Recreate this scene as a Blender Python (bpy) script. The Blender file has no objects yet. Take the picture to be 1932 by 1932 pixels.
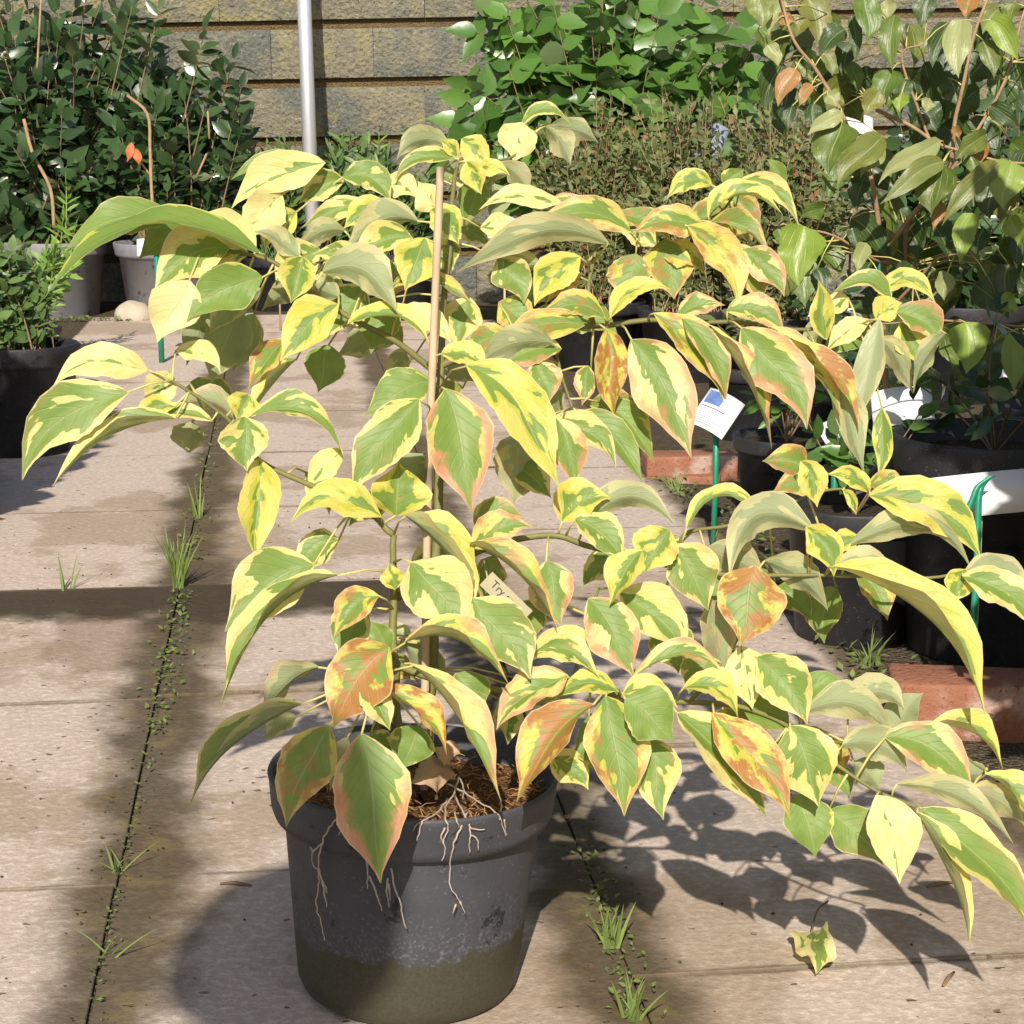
import bpy, bmesh, math, random
import numpy as np
from mathutils import Vector, Matrix, noise as mnoise

random.seed(7)
R = math.radians
# ------------------------------------------------------------------ camera, light
scene = bpy.context.scene
F = 3600.0                      # focal length in units of a 1932-wide picture
CX = CY = 966.0
CAMH = 0.845
PITCH = math.atan((CY - 220) / F)
cam_d = bpy.data.cameras.new("camera"); cam = bpy.data.objects.new("camera", cam_d)
scene.collection.objects.link(cam)
cam_d.sensor_width = 36; cam_d.lens = 36 * F / 1932
cam_d.clip_start = 0.02; cam_d.clip_end = 400
cam.location = (0, 0, CAMH); cam.rotation_euler = (R(90) - PITCH, 0, 0)
scene.camera = cam

SUN_EL = 36.0
SUN_AZ = 3.0                    # light travels away from the camera, a little to the right
sun_d = bpy.data.lights.new("sun", 'SUN'); sun = bpy.data.objects.new("sun", sun_d)
scene.collection.objects.link(sun)
sun_d.energy = 5.0; sun_d.angle = R(0.6); sun_d.color = (1.0, 0.94, 0.83)
ldir = Vector((math.sin(R(SUN_AZ)) * math.cos(R(SUN_EL)), math.cos(R(SUN_AZ)) * math.cos(R(SUN_EL)), -math.sin(R(SUN_EL))))
sun.rotation_euler = ldir.to_track_quat('-Z', 'Y').to_euler()
sun.location = (0, -3, 6)
world = bpy.data.worlds.new("World"); scene.world = world; world.use_nodes = True
wn = world.node_tree.nodes; wl = world.node_tree.links
bg = wn.get('Background') or wn.new('ShaderNodeBackground')
sky = wn.new('ShaderNodeTexSky'); sky.sky_type = 'NISHITA'; sky.sun_disc = False
sky.sun_elevation = R(SUN_EL); sky.sun_rotation = R(180 + SUN_AZ); sky.air_density = 1.0; sky.dust_density = 2.0
wl.new(sky.outputs[0], bg.inputs[0]); bg.inputs[1].default_value = 0.085
vs = scene.view_settings
vs.view_transform = 'Standard'; vs.look = 'None'; vs.exposure = 0.3; vs.gamma = 1; vs.use_curve_mapping = False

fwd = Vector((0, math.cos(PITCH), -math.sin(PITCH))); upv = Vector((0, math.sin(PITCH), math.cos(PITCH))); rgt = Vector((1, 0, 0))
CAM = Vector((0, 0, CAMH))
def ray(u, v): return fwd + rgt * ((u - CX) / F) - upv * ((v - CY) / F)
def P(u, v, d): return CAM + ray(u, v) * d
def G(u, v, z=0.0):
    r = ray(u, v); return CAM + r * ((z - CAMH) / r.z)
def proj(p):
    q = p - CAM; d = q.dot(fwd)
    return CX + F * q.dot(rgt) / d, CY - F * q.dot(upv) / d, d
def px(n, d): return n * d / F      # size in metres of n units at depth d

# ------------------------------------------------------------------ object helpers
COL = scene.collection
def tag(o, label=None, cat=None, group=None, kind=None):
    if label: o['label'] = label
    if cat: o['category'] = cat
    if group: o['group'] = group
    if kind: o['kind'] = kind
    return o
def empty(name, loc=(0, 0, 0), label=None, cat=None, group=None, kind=None):
    o = bpy.data.objects.new(name, None); o.location = loc; o.empty_display_size = .05
    COL.objects.link(o); return tag(o, label, cat, group, kind)
def link(name, me, mats, parent=None, smooth=True):
    if mats is not None and not me.materials:
        for m in (mats if isinstance(mats, (list, tuple)) else [mats]): me.materials.append(m)
    if smooth and len(me.polygons): me.polygons.foreach_set('use_smooth', [True] * len(me.polygons))
    o = bpy.data.objects.new(name, me); COL.objects.link(o)
    if parent is not None:
        o.parent = parent
        o.matrix_parent_inverse = Matrix.Translation(-Vector(parent.location)) if parent.rotation_euler[:] == (0, 0, 0) else parent.matrix_basis.inverted()
    return o
class MB:
    def __init__(s): s.v = []; s.f = []; s.mi = []
    def add(s, vs, fs, mi=0):
        b = len(s.v); s.v += [tuple(x) for x in vs]
        for f in fs: s.f.append(tuple(i + b for i in f)); s.mi.append(mi)
    def tube(s, pts, rad, n=6, mi=0, cap=True):
        pts = [Vector(p) for p in pts]; m = len(pts)
        if not isinstance(rad, (list, tuple)): rad = [rad] * m
        vs = []; fs = []; ref = None
        for i, p in enumerate(pts):
            t = (pts[min(i + 1, m - 1)] - pts[max(i - 1, 0)])
            if t.length < 1e-9: t = Vector((0, 0, 1))
            t.normalize()
            if ref is None: ref = t.orthogonal().normalized()
            ref = (ref - t * ref.dot(t)); ref = ref.normalized() if ref.length > 1e-6 else t.orthogonal().normalized()
            b = t.cross(ref)
            for k in range(n):
                a = 2 * math.pi * k / n
                vs.append(p + (ref * math.cos(a) + b * math.sin(a)) * rad[i])
        for i in range(m - 1):
            for k in range(n):
                k2 = (k + 1) % n
                fs.append((i * n + k, i * n + k2, (i + 1) * n + k2, (i + 1) * n + k))
        if cap:
            fs.append(tuple(range(n - 1, -1, -1))); fs.append(tuple((m - 1) * n + k for k in range(n)))
        s.add(vs, fs, mi)
    def lathe(s, prof, n=48, mi=0, center=(0, 0, 0)):
        vs = []; fs = []; m = len(prof)
        for (r, z) in prof:
            for k in range(n):
                a = 2 * math.pi * k / n
                vs.append((center[0] + r * math.cos(a), center[1] + r * math.sin(a), center[2] + z))
        for i in range(m - 1):
            for k in range(n):
                k2 = (k + 1) % n
                fs.append((i * n + k, i * n + k2, (i + 1) * n + k2, (i + 1) * n + k))
        s.add(vs, fs, mi)
    def mesh(s, name):
        me = bpy.data.meshes.new(name); me.from_pydata(s.v, [], s.f)
        if any(s.mi): me.polygons.foreach_set('material_index', s.mi)
        me.update(); return me
    def build(s, name, mats, parent=None, smooth=True): return link(name, s.mesh(name), mats, parent, smooth)
def spline(pts, k=6):
    pts = [Vector(p) for p in pts]
    if len(pts) < 3: return pts
    P_ = [pts[0] * 2 - pts[1]] + pts + [pts[-1] * 2 - pts[-2]]; out = []
    for i in range(1, len(P_) - 2):
        for j in range(k):
            t = j / k; a, b, c, d = P_[i - 1], P_[i], P_[i + 1], P_[i + 2]
            out.append(.5 * ((2 * b) + (c - a) * t + (2 * a - 5 * b + 4 * c - d) * t * t + (3 * b - a - 3 * c + d) * t ** 3))
    out.append(pts[-1]); return out
def bevel_box(sx, sy, sz, bev, seg=1, jit=0, rnd=None):
    bm = bmesh.new(); bmesh.ops.create_cube(bm, size=1)
    for v in bm.verts:
        v.co = Vector((v.co.x * sx, v.co.y * sy, v.co.z * sz))
        if jit: v.co += Vector((rnd.uniform(-jit, jit), rnd.uniform(-jit, jit), rnd.uniform(-jit, jit) * .6))
    bmesh.ops.bevel(bm, geom=bm.edges[:], offset=bev, segments=seg, affect='EDGES', profile=.6)
    me = bpy.data.meshes.new('box'); bm.to_mesh(me); bm.free(); return me

# ------------------------------------------------------------------ material helpers
class NT:
    def __init__(s, name):
        s.mat = bpy.data.materials.new(name); s.mat.use_nodes = True
        s.t = s.mat.node_tree; s.t.nodes.clear()
        s.out = s.t.nodes.new('ShaderNodeOutputMaterial')
    def n(s, ty, **kw):
        x = s.t.nodes.new(ty)
        for k, v in kw.items(): setattr(x, k, v)
        return x
    def put(s, sock, v):
        if isinstance(v, bpy.types.NodeSocket): s.t.links.new(v, sock)
        elif isinstance(v, (tuple, list)) and len(v) == 3 and sock.type == 'RGBA': sock.default_value = (*v, 1)
        else: sock.default_value = v
    def m(s, op, a, b=None, c=None, clamp=False):
        x = s.n('ShaderNodeMath', operation=op, use_clamp=clamp)
        for i, q in enumerate((a, b, c)):
            if q is not None: s.put(x.inputs[i], q)
        return x.outputs[0]
    def vm(s, op, a, b=None):
        x = s.n('ShaderNodeVectorMath', operation=op); s.put(x.inputs[0], a)
        if b is not None: s.put(x.inputs[1], b)
        return x.outputs[0]
    def ss(s, v, lo, hi, a=0.0, b=1.0):
        x = s.n('ShaderNodeMapRange', interpolation_type='SMOOTHSTEP')
        for i, q in enumerate((v, lo, hi, a, b)): s.put(x.inputs[i], q)
        return x.outputs[0]
    def lin(s, v, lo, hi, a=0.0, b=1.0):
        x = s.n('ShaderNodeMapRange'); x.clamp = True
        for i, q in enumerate((v, lo, hi, a, b)): s.put(x.inputs[i], q)
        return x.outputs[0]
    def mix(s, f, a, b, mode='MIX'):
        x = s.n('ShaderNodeMix', data_type='RGBA', blend_type=mode)
        s.put(x.inputs[0], f); s.put(x.inputs[6], a); s.put(x.inputs[7], b); return x.outputs[2]
    def noise(s, vec, scale, detail=3, rough=.55, dist=0, col=False):
        x = s.n('ShaderNodeTexNoise'); x.inputs['Scale'].default_value = scale; x.inputs['Detail'].default_value = detail
        x.inputs['Roughness'].default_value = rough; x.inputs['Distortion'].default_value = dist
        if vec is not None: s.put(x.inputs['Vector'], vec)
        return x.outputs[1 if col else 0]
    def vor(s, vec, scale, out='Distance', feat='F1'):
        x = s.n('ShaderNodeTexVoronoi', feature=feat); x.inputs['Scale'].default_value = scale
        if vec is not None: s.put(x.inputs['Vector'], vec)
        return x.outputs[out]
    def comb(s, x_, y_, z_):
        x = s.n('ShaderNodeCombineXYZ')
        for i, q in enumerate((x_, y_, z_)): s.put(x.inputs[i], q)
        return x.outputs[0]
    def sep(s, v):
        x = s.n('ShaderNodeSeparateXYZ'); s.put(x.inputs[0], v); return x.outputs
    def attr(s, name): return s.n('ShaderNodeAttribute', attribute_name=name)
    def pos(s): return s.n('ShaderNodeNewGeometry').outputs['Position']
    def obj(s): return s.n('ShaderNodeTexCoord').outputs['Object']
    def bump(s, h, strength=.3, dist=.01):
        x = s.n('ShaderNodeBump'); x.inputs['Strength'].default_value = strength; x.inputs['Distance'].default_value = dist
        s.put(x.inputs['Height'], h); return x.outputs[0]
    def bsdf(s, col, rough=.6, spec=.4, normal=None, metal=0.0, trans=0.0, tcol=None, coat=0):
        b = s.n('ShaderNodeBsdfPrincipled'); s.put(b.inputs['Base Color'], col); s.put(b.inputs['Roughness'], rough)
        s.put(b.inputs['Specular IOR Level'], spec); s.put(b.inputs['Metallic'], metal); s.put(b.inputs['Coat Weight'], coat)
        if normal is not None: s.put(b.inputs['Normal'], normal)
        res = b.outputs[0]
        if trans:
            t = s.n('ShaderNodeBsdfTranslucent'); s.put(t.inputs[0], tcol if tcol is not None else col)
            if normal is not None: s.put(t.inputs['Normal'], normal)
            mx = s.n('ShaderNodeMixShader'); s.put(mx.inputs[0], trans); s.t.links.new(res, mx.inputs[1]); s.t.links.new(t.outputs[0], mx.inputs[2])
            res = mx.outputs[0]
        s.t.links.new(res, s.out.inputs['Surface']); return s.mat

def simple(name, col, rough=.6, spec=.4, var=.25, scale=30, metal=0.0, bump=.15):
    k = NT(name); o = k.obj(); n = k.noise(o, scale, 4)
    c = k.mix(n, tuple(x * (1 - var) for x in col), tuple(min(1, x * (1 + var)) for x in col))
    return k.bsdf(c, rough, spec, k.bump(n, bump, .004), metal)

# variegated leaf: attribute lf = (across -1..1, along 0..1, seed); lc = (green, pink, brown, yellow)
def make_var_leaf():
    k = NT('variegated_leaf')
    s, t, seed = k.sep(k.attr('lf').outputs['Vector'])
    lc = k.attr('lc'); g_, p_, b_ = k.sep(lc.outputs['Vector']); y_ = lc.outputs['Alpha']
    a = k.m('ABSOLUTE', s)
    side = k.m('MULTIPLY', k.m('SIGN', s), 3.7)
    w = k.m('SUBTRACT', t, k.m('MULTIPLY', a, .26))
    z = k.m('ADD', seed, side)
    v1 = k.comb(k.m('MULTIPLY', w, 3.4), k.m('MULTIPLY', a, 1.3), z)
    n1 = k.noise(v1, 1.0, 2.0, .5)
    v2 = k.comb(k.m('MULTIPLY', w, 19), k.m('MULTIPLY', a, 3.4), z)
    n2 = k.noise(v2, 1.0, 2.0, .5)
    v3 = k.comb(k.m('MULTIPLY', t, 3.0), k.m('MULTIPLY', s, 1.3), seed)
    n3 = k.noise(v3, 1.6, 3.0, .6)
    n5 = k.noise(k.comb(k.m('MULTIPLY', t, 4.2), k.m('MULTIPLY', s, 1.1), k.m('ADD', seed, 11.3)), 1.2, 4.0, .6)
    edge = k.m('ADD', a, k.m('ADD', k.m('MULTIPLY', k.m('SUBTRACT', n1, .5), 2.6), k.m('MULTIPLY', k.m('SUBTRACT', n2, .5), .34)))
    thr = k.m('MULTIPLY', g_, 1.25)
    gm = k.m('SUBTRACT', 1.0, k.ss(edge, k.m('SUBTRACT', thr, .015), k.m('ADD', thr, .015)))
    edge2 = k.m('ADD', edge, k.m('MULTIPLY', k.m('SUBTRACT', n3, .5), .8))
    gm2 = k.m('SUBTRACT', 1.0, k.ss(edge2, k.m('ADD', thr, .20), k.m('ADD', thr, .30)))
    yf = k.m('ADD', y_, k.m('MULTIPLY', k.m('SUBTRACT', n3, .5), 1.1), clamp=True)
    marg = k.mix(yf, (.83, .745, .36), (.71, .615, .085))
    marg = k.mix(k.m('MULTIPLY', gm2, k.m('ADD', .15, k.m('MULTIPLY', y_, .7), clamp=True)), marg, (.47, .51, .055))
    green = k.mix(n3, (.130, .235, .040), (.27, .38, .085))
    col = k.mix(gm, marg, green)
    # pink tint towards the margin and the tip
    pk = k.m('ADD', k.m('ADD', a, k.m('MULTIPLY', k.m('SUBTRACT', n5, .5), 1.6)), k.m('MULTIPLY', k.m('SUBTRACT', t, .6), .5))
    pm = k.m('MULTIPLY', k.ss(pk, .42, .95), p_, clamp=True)
    col = k.mix(pm, col, k.mix(n1, (.66, .23, .13), (.74, .42, .26)))
    bm = k.m('MULTIPLY', k.ss(k.m('ADD', n5, k.m('ADD', k.m('MULTIPLY', k.m('SUBTRACT', n2, .5), .25), k.m('MULTIPLY', b_, .16))), .60, .74), k.m('ADD', b_, .15), clamp=True)
    col = k.mix(bm, col, k.mix(n1, (.36, .125, .04), (.52, .27, .075)))
    sp = k.ss(k.vor(k.comb(k.m('MULTIPLY', t, 14), k.m('MULTIPLY', s, 4.5), seed), 1.0), .10, .07)
    spm = k.m('MULTIPLY', sp, k.ss(n5, .5, .62)); col = k.mix(k.m('MULTIPLY', spm, .55), col, (.22, .13, .04))
    # veins
    mid = k.ss(a, .05, .012)
    fr = k.m('FRACT', k.m('MULTIPLY', k.m('SUBTRACT', t, k.m('MULTIPLY', a, .33)), 7.5))
    vein = k.ss(k.m('ABSOLUTE', k.m('SUBTRACT', fr, .5)), .09, .02)
    col = k.mix(k.m('MULTIPLY', mid, .28), col, (.55, .55, .26))
    col = k.mix(k.m('MULTIPLY', vein, .08), col, (.10, .15, .03))
    col = k.mix(k.ss(a, .93, .99, 0, .5), col, (.86, .74, .40))
    back = k.n('ShaderNodeNewGeometry').outputs['Backfacing']
    under = k.mix(.62, col, (.52, .53, .36))
    c2 = k.mix(back, col, under)
    h = k.m('ADD', k.m('MULTIPLY', vein, -.6), k.m('ADD', k.m('MULTIPLY', mid, -.8), k.m('MULTIPLY', n2, .7)))
    return k.bsdf(c2, k.m('ADD', .38, k.m('MULTIPLY', n1, .2)), .42, k.bump(h, .32, .001), trans=.38, tcol=k.mix(.25, col, (.75, .66, .04)))

# plain leaf for the dogwood: lc = (bright, red, pale, dark)
def make_dog_leaf():
    k = NT('dogwood_leaf')
    s, t, seed = k.sep(k.attr('lf').outputs['Vector'])
    lc = k.attr('lc'); br, rd, pl = k.sep(lc.outputs['Vector']); dk = lc.outputs['Alpha']
    a = k.m('ABSOLUTE', s)
    n3 = k.noise(k.comb(k.m('MULTIPLY', t, 3.0), k.m('MULTIPLY', s, 1.3), seed), 1.5, 4.0, .6)
    n2 = k.noise(k.comb(k.m('MULTIPLY', t, 16), k.m('MULTIPLY', s, 6), seed), 1.0, 3.0)
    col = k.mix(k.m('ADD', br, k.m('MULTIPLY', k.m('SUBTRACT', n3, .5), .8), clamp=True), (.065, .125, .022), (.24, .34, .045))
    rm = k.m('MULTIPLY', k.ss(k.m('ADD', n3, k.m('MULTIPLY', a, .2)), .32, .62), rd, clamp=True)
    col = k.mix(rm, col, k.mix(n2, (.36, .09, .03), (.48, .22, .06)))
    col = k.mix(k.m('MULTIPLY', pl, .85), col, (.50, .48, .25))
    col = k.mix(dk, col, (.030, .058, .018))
    mid = k.ss(a, .05, .012)
    # arching parallel veins of a dogwood
    arc = k.m('FRACT', k.m('ADD', k.m('MULTIPLY', a, 3.2), k.m('MULTIPLY', k.m('MULTIPLY', t, t), -2.2)))
    vein = k.ss(k.m('ABSOLUTE', k.m('SUBTRACT', arc, .5)), .10, .02)
    col = k.mix(k.m('MULTIPLY', mid, .5), col, (.45, .45, .20)); col = k.mix(k.m('MULTIPLY', vein, .15), col, (.40, .42, .16))
    back = k.n('ShaderNodeNewGeometry').outputs['Backfacing']
    c2 = k.mix(back, col, k.mix(.5, col, (.40, .43, .27)))
    return k.bsdf(c2, .38, .45, k.bump(k.m('ADD', k.m('MULTIPLY', vein, -.7), n2), .45, .0012), trans=.3, tcol=k.mix(.3, col, (.4, .5, .02)))

def plain_leaf(name, dark, light, rough=.35, trans=.22, spec=.5, red=None):
    k = NT(name); geo = k.n('ShaderNodeNewGeometry'); oi = k.n('ShaderNodeObjectInfo')
    r = k.m('FRACT', k.m('ADD', k.m('MULTIPLY', geo.outputs['Random Per Island'], 1.0), oi.outputs['Random']))
    n = k.noise(k.pos(), 60, 3)
    f = k.m('ADD', k.m('MULTIPLY', r, .75), k.m('MULTIPLY', n, .35), clamp=True)
    col = k.mix(f, dark, light)
    if red: col = k.mix(k.ss(r, .86, .95), col, red)
    back = geo.outputs['Backfacing']
    col = k.mix(k.m('MULTIPLY', back, .45), col, (.22, .26, .14))
    return k.bsdf(col, rough, spec, k.bump(n, .25, .002), trans=trans, tcol=k.mix(.4, col, tuple(min(1, x * 2) for x in light)))

M = {}
M['var'] = make_var_leaf(); M['dog'] = make_dog_leaf()
M['twig'] = simple('olive_twig_bark', (.17, .16, .055), .6, .3, .3, 60)
M['petiole'] = simple('pale_petiole', (.50, .44, .16), .5, .35, .25, 40)
M['bark'] = simple('brown_bark', (.20, .13, .075), .8, .2, .35, 70, bump=.4)
M['tan_bark'] = simple('tan_bark', (.33, .215, .125), .8, .2, .5, 45, bump=.5)
M['cane'] = None
def mk_cane():
    k = NT('weathered_bamboo'); o = k.pos(); n = k.noise(k.vm('MULTIPLY', o, (60, 60, 6)), 1, 4); n2 = k.noise(o, 14, 3)
    c = k.mix(n, (.34, .24, .15), (.62, .47, .31)); c = k.mix(k.ss(n2, .56, .66), c, (.17, .13, .10))
    return k.bsdf(c, .6, .3, k.bump(n, .3, .001))
M['cane'] = mk_cane()
def mk_pot(name, base=(.040, .040, .046), algae=True, zref=0.0, wet=.075):
    k = NT(name); o = k.pos(); x, y, z = k.sep(o)
    n = k.noise(o, 18, 4, .6); nf = k.noise(o, 300, 3); n6 = k.noise(o, 55, 4)
    c = k.mix(n, base, tuple(v * 1.9 for v in base))
    spk = k.m('MULTIPLY', k.ss(nf, .60, .72), k.ss(n6, .42, .60))
    c = k.mix(k.m('MULTIPLY', spk, .55), c, (.22, .21, .21))
    c = k.mix(k.ss(k.noise(o, 22, 5, .7), .60, .66), c, tuple(v * .45 for v in base))
    if algae:
        hz = k.m('ADD', k.m('SUBTRACT', z, zref + wet), k.m('MULTIPLY', k.m('SUBTRACT', k.noise(o, 38, 5, .7), .5), .06))
        am = k.ss(hz, .004, -.004)
        c = k.mix(k.m('MULTIPLY', am, .9), c, k.mix(nf, (.026, .024, .014), (.075, .068, .035)))
        du = k.m('MULTIPLY', k.ss(hz, .07, .0), k.m('SUBTRACT', 1.0, am))
        c = k.mix(k.m('MULTIPLY', du, k.ss(nf, .48, .66, .0, .7)), c, (.12, .115, .118))
    return k.bsdf(c, k.m('ADD', .42, k.m('MULTIPLY', n6, .25)), .4, k.bump(nf, .25, .0015))
M['pot'] = mk_pot('dark_plastic_pot')
M['blackpot'] = mk_pot('black_plastic_pot', (.016, .016, .018), False)
M['greypot'] = mk_pot('grey_plastic_tub', (.15, .145, .155), False)
def mk_soil(name, a, b, c_):
    k = NT(name); o = k.pos(); n = k.noise(o, 26, 5, .7); v = k.vor(o, 120); nf = k.noise(o, 420, 3)
    c = k.mix(n, a, b); c = k.mix(k.ss(nf, .5, .7), c, c_)
    return k.bsdf(c, .95, .1, k.bump(k.m('ADD', n, k.m('MULTIPLY', v, .8)), .9, .01))
M['soil'] = mk_soil('pot_compost', (.055, .028, .012), (.17, .085, .035), (.27, .15, .07))
M['fibre'] = simple('coir_fibre', (.36, .19, .085), .8, .2, .35, 200)
M['root'] = simple('dry_root', (.40, .33, .27), .8, .2, .3, 150)
M['darksoil'] = mk_soil('dark_potting_soil', (.02, .015, .01), (.06, .045, .028), (.12, .09, .06))

# path frame: s runs along the path, t across it
YAW = math.atan2(528 - CX, F * (math.cos(PITCH) + (CY - 220) / F * math.sin(PITCH)))
es = Vector((math.sin(YAW), math.cos(YAW), 0)); et = Vector((math.cos(YAW), -math.sin(YAW), 0))
def st(p): return p.dot(es), p.dot(et)
TL = st(G(298, 1300))[1]; TR = st(G(1150, 1740))[1]; TE = st(G(1545, 1180))[1]
S0 = st(G(120, 1112))[0]        # cross joint that shows in the left column
def mk_slab():
    k = NT('weathered_concrete_slab'); p = k.pos(); x, y, z = k.sep(p)
    t = k.m('ADD', k.m('MULTIPLY', x, et.x), k.m('MULTIPLY', y, et.y)); s = k.m('ADD', k.m('MULTIPLY', x, es.x), k.m('MULTIPLY', y, es.y))
    q = k.comb(t, s, 0.0)
    n = k.noise(q, 1.7, 5, .6); nm = k.noise(q, 14, 5, .65); nf = k.noise(q, 90, 4, .6); nff = k.noise(q, 380, 2)
    c = k.mix(nm, (.40, .315, .258), (.55, .445, .37))
    c = k.mix(k.ss(nf, .44, .72), c, (.62, .525, .44))
    c = k.mix(k.ss(nff, .56, .70, 0, .45), c, (.22, .17, .125))
    # brown weathering sheets with soft uneven limits
    br = k.ss(k.m('ADD', n, k.m('MULTIPLY', k.m('SUBTRACT', nm, .5), .28)), .50, .57)
    c = k.mix(k.m('MULTIPLY', br, .55), c, k.mix(nf, (.20, .135, .080), (.34, .25, .16)))
    # pits
    pit = k.ss(k.vor(k.vm('ADD', q, k.vm('MULTIPLY', k.noise(q, 40, 2, col=True), (.03, .03, .03))), 34), .17, .10)
    pit = k.m('MULTIPLY', pit, k.ss(k.noise(q, 9, 2), .48, .58)); c = k.mix(k.m('MULTIPLY', pit, .75), c, (.11, .075, .05))
    # algae and dirt that follow the joints
    def band(v, at, wdt): return k.m('DIVIDE', k.m('ABSOLUTE', k.m('SUBTRACT', v, at)), wdt)
    wob = k.m('MULTIPLY', k.m('SUBTRACT', k.noise(q, 5.5, 4, .6), .5), 1.9)
    dl = k.m('ADD', band(t, TL + .012, .085), wob); dr = k.m('ADD', band(t, TR - .01, .075), wob)
    de = k.m('ADD', band(t, TE, .07), wob)
    ml = k.ss(dl, 1.25, .35); mr = k.ss(dr, 1.25, .35); me_ = k.ss(de, 1.1, .2)
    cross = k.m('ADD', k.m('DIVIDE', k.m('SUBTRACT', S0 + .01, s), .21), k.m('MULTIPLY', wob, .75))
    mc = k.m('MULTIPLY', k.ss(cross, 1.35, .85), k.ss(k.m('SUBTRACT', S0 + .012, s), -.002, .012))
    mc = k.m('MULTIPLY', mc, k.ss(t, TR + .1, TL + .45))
    gx, gy, gz = k.sep(k.n('ShaderNodeTexCoord').outputs['Generated'])
    ed = k.m('MINIMUM', k.m('MULTIPLY', k.m('MINIMUM', gx, k.m('SUBTRACT', 1.0, gx)), .55), k.m('MULTIPLY', k.m('MINIMUM', gy, k.m('SUBTRACT', 1.0, gy)), .70))
    em = k.ss(k.m('ADD', ed, k.m('MULTIPLY', k.m('SUBTRACT', nm, .5), .012)), .010, .001, 0, .75)
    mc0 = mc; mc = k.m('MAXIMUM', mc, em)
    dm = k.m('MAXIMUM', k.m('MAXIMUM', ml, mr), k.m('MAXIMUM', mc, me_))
    def stain(u, v, ru, rv, strength, colr, c):
        cs_, ct_ = st(G(u, v)); rt = abs(st(G(u + ru, v))[1] - ct_); rss = abs(st(G(u, v - rv))[0] - cs_)
        r2 = k.m('SQRT', k.m('ADD', k.m('POWER', k.m('DIVIDE', k.m('SUBTRACT', t, ct_), rt), 2.0), k.m('POWER', k.m('DIVIDE', k.m('SUBTRACT', s, cs_), rss), 2.0)))
        return k.mix(k.m('MULTIPLY', k.ss(k.m('ADD', r2, k.m('MULTIPLY', wob, .55)), 1.10, .80), strength), c, colr)
    c = stain(215, 1180, 120, 80, .55, k.mix(nf, (.16, .095, .060), (.26, .175, .115)), c)
    c = stain(1240, 1800, 260, 190, .55, k.mix(nf, (.20, .135, .075), (.36, .26, .165)), c)
    c = stain(420, 960, 90, 200, .5, k.mix(nf, (.19, .14, .085), (.34, .26, .17)), c)
    dirt = k.mix(nf, (.045, .034, .020), (.125, .092, .052))
    dirt = k.mix(k.ss(nm, .52, .66, 0, .7), dirt, (.15, .115, .045))
    c = k.mix(k.m('MULTIPLY', dm, .92), c, dirt)
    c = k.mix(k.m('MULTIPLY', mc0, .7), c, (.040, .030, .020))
    h = k.m('ADD', k.m('ADD', k.m('MULTIPLY', nf, .6), k.m('MULTIPLY', nm, 1.0)), k.m('MULTIPLY', pit, -1.2))
    return k.bsdf(c, .9, .15, k.bump(h, .55, .006))
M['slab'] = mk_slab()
M['ground'] = mk_soil('bare_earth_and_grit', (.035, .027, .017), (.11, .085, .052), (.22, .18, .13))
def mk_wall():
    k = NT('lichened_concrete_block'); p = k.pos(); oi = k.n('ShaderNodeObjectInfo').outputs['Random']
    q = k.vm('ADD', p, k.comb(k.m('MULTIPLY', oi, 7), 0.0, k.m('MULTIPLY', oi, 3)))
    n = k.noise(q, 2.6, 4, .6); nm = k.noise(q, 11, 5, .7); nf = k.noise(p, 60, 4, .7); v = k.vor(p, 45)
    c = k.mix(nm, (.165, .152, .112), (.285, .258, .185)); c = k.mix(k.ss(n, .44, .60), c, (.145, .150, .130))
    c = k.mix(k.m('MULTIPLY', k.ss(k.m('ADD', nm, k.m('MULTIPLY', k.m('SUBTRACT', oi, .5), .16)), .52, .62), k.ss(nf, .42, .60)), c, (.33, .275, .115))
    c = k.mix(k.ss(nf, .54, .70, 0, .85), c, (.080, .078, .062)); c = k.mix(k.ss(nf, .42, .30, 0, .7), c, (.40, .37, .29))
    return k.bsdf(c, .95, .1, k.bump(k.m('ADD', nf, k.m('MULTIPLY', v, .5)), .9, .02))
M['wall'] = mk_wall()
M['mortar'] = mk_soil('mossy_mortar', (.060, .042, .022), (.17, .12, .060), (.26, .19, .09))
M['steel'] = simple('galvanised_steel', (.70, .71, .76), .36, .5, .10, 40, metal=.6, bump=.05)
M['brick'] = None
def mk_brick():
    k = NT('red_clay_brick'); o = k.obj(); n = k.noise(o, 16, 5, .6); nf = k.noise(o, 120, 3)
    c = k.mix(n, (.22, .082, .045), (.37, .175, .11)); c = k.mix(k.ss(k.noise(o, 9, 4), .53, .65), c, (.40, .28, .235)); c = k.mix(k.ss(nf, .6, .72), c, (.13, .06, .04))
    return k.bsdf(c, .9, .15, k.bump(k.m('ADD', n, nf), .7, .006))
M['brick'] = mk_brick()
M['stone'] = simple('pale_rounded_stone', (.42, .36, .27), .9, .15, .35, 14, bump=.7)
M['green_plastic'] = simple('green_plastic', (.012, .21, .115), .4, .5, .3, 20)
M['white_plastic'] = simple('white_label_stock', (.78, .77, .78), .45, .4, .06, 25, bump=.03)
M['grey_plastic'] = simple('grey_label_stock', (.27, .30, .36), .5, .4, .2, 25, bump=.03)
M['ink'] = simple('dark_print', (.03, .03, .035), .6, .3, .1, 20)
M['blue_ink'] = simple('blue_print', (.10, .17, .36), .5, .3, .5, 55)
M['clear_tape'] = simple('translucent_white_tape', (.50, .50, .48), .4, .4, .15, 25)
M['grass'] = plain_leaf('grass_blade', (.09, .14, .03), (.25, .32, .09), .5, .3, .3)
M['weed'] = plain_leaf('weed_leaf', (.06, .10, .022), (.22, .27, .08), .5, .25, .3)
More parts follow.
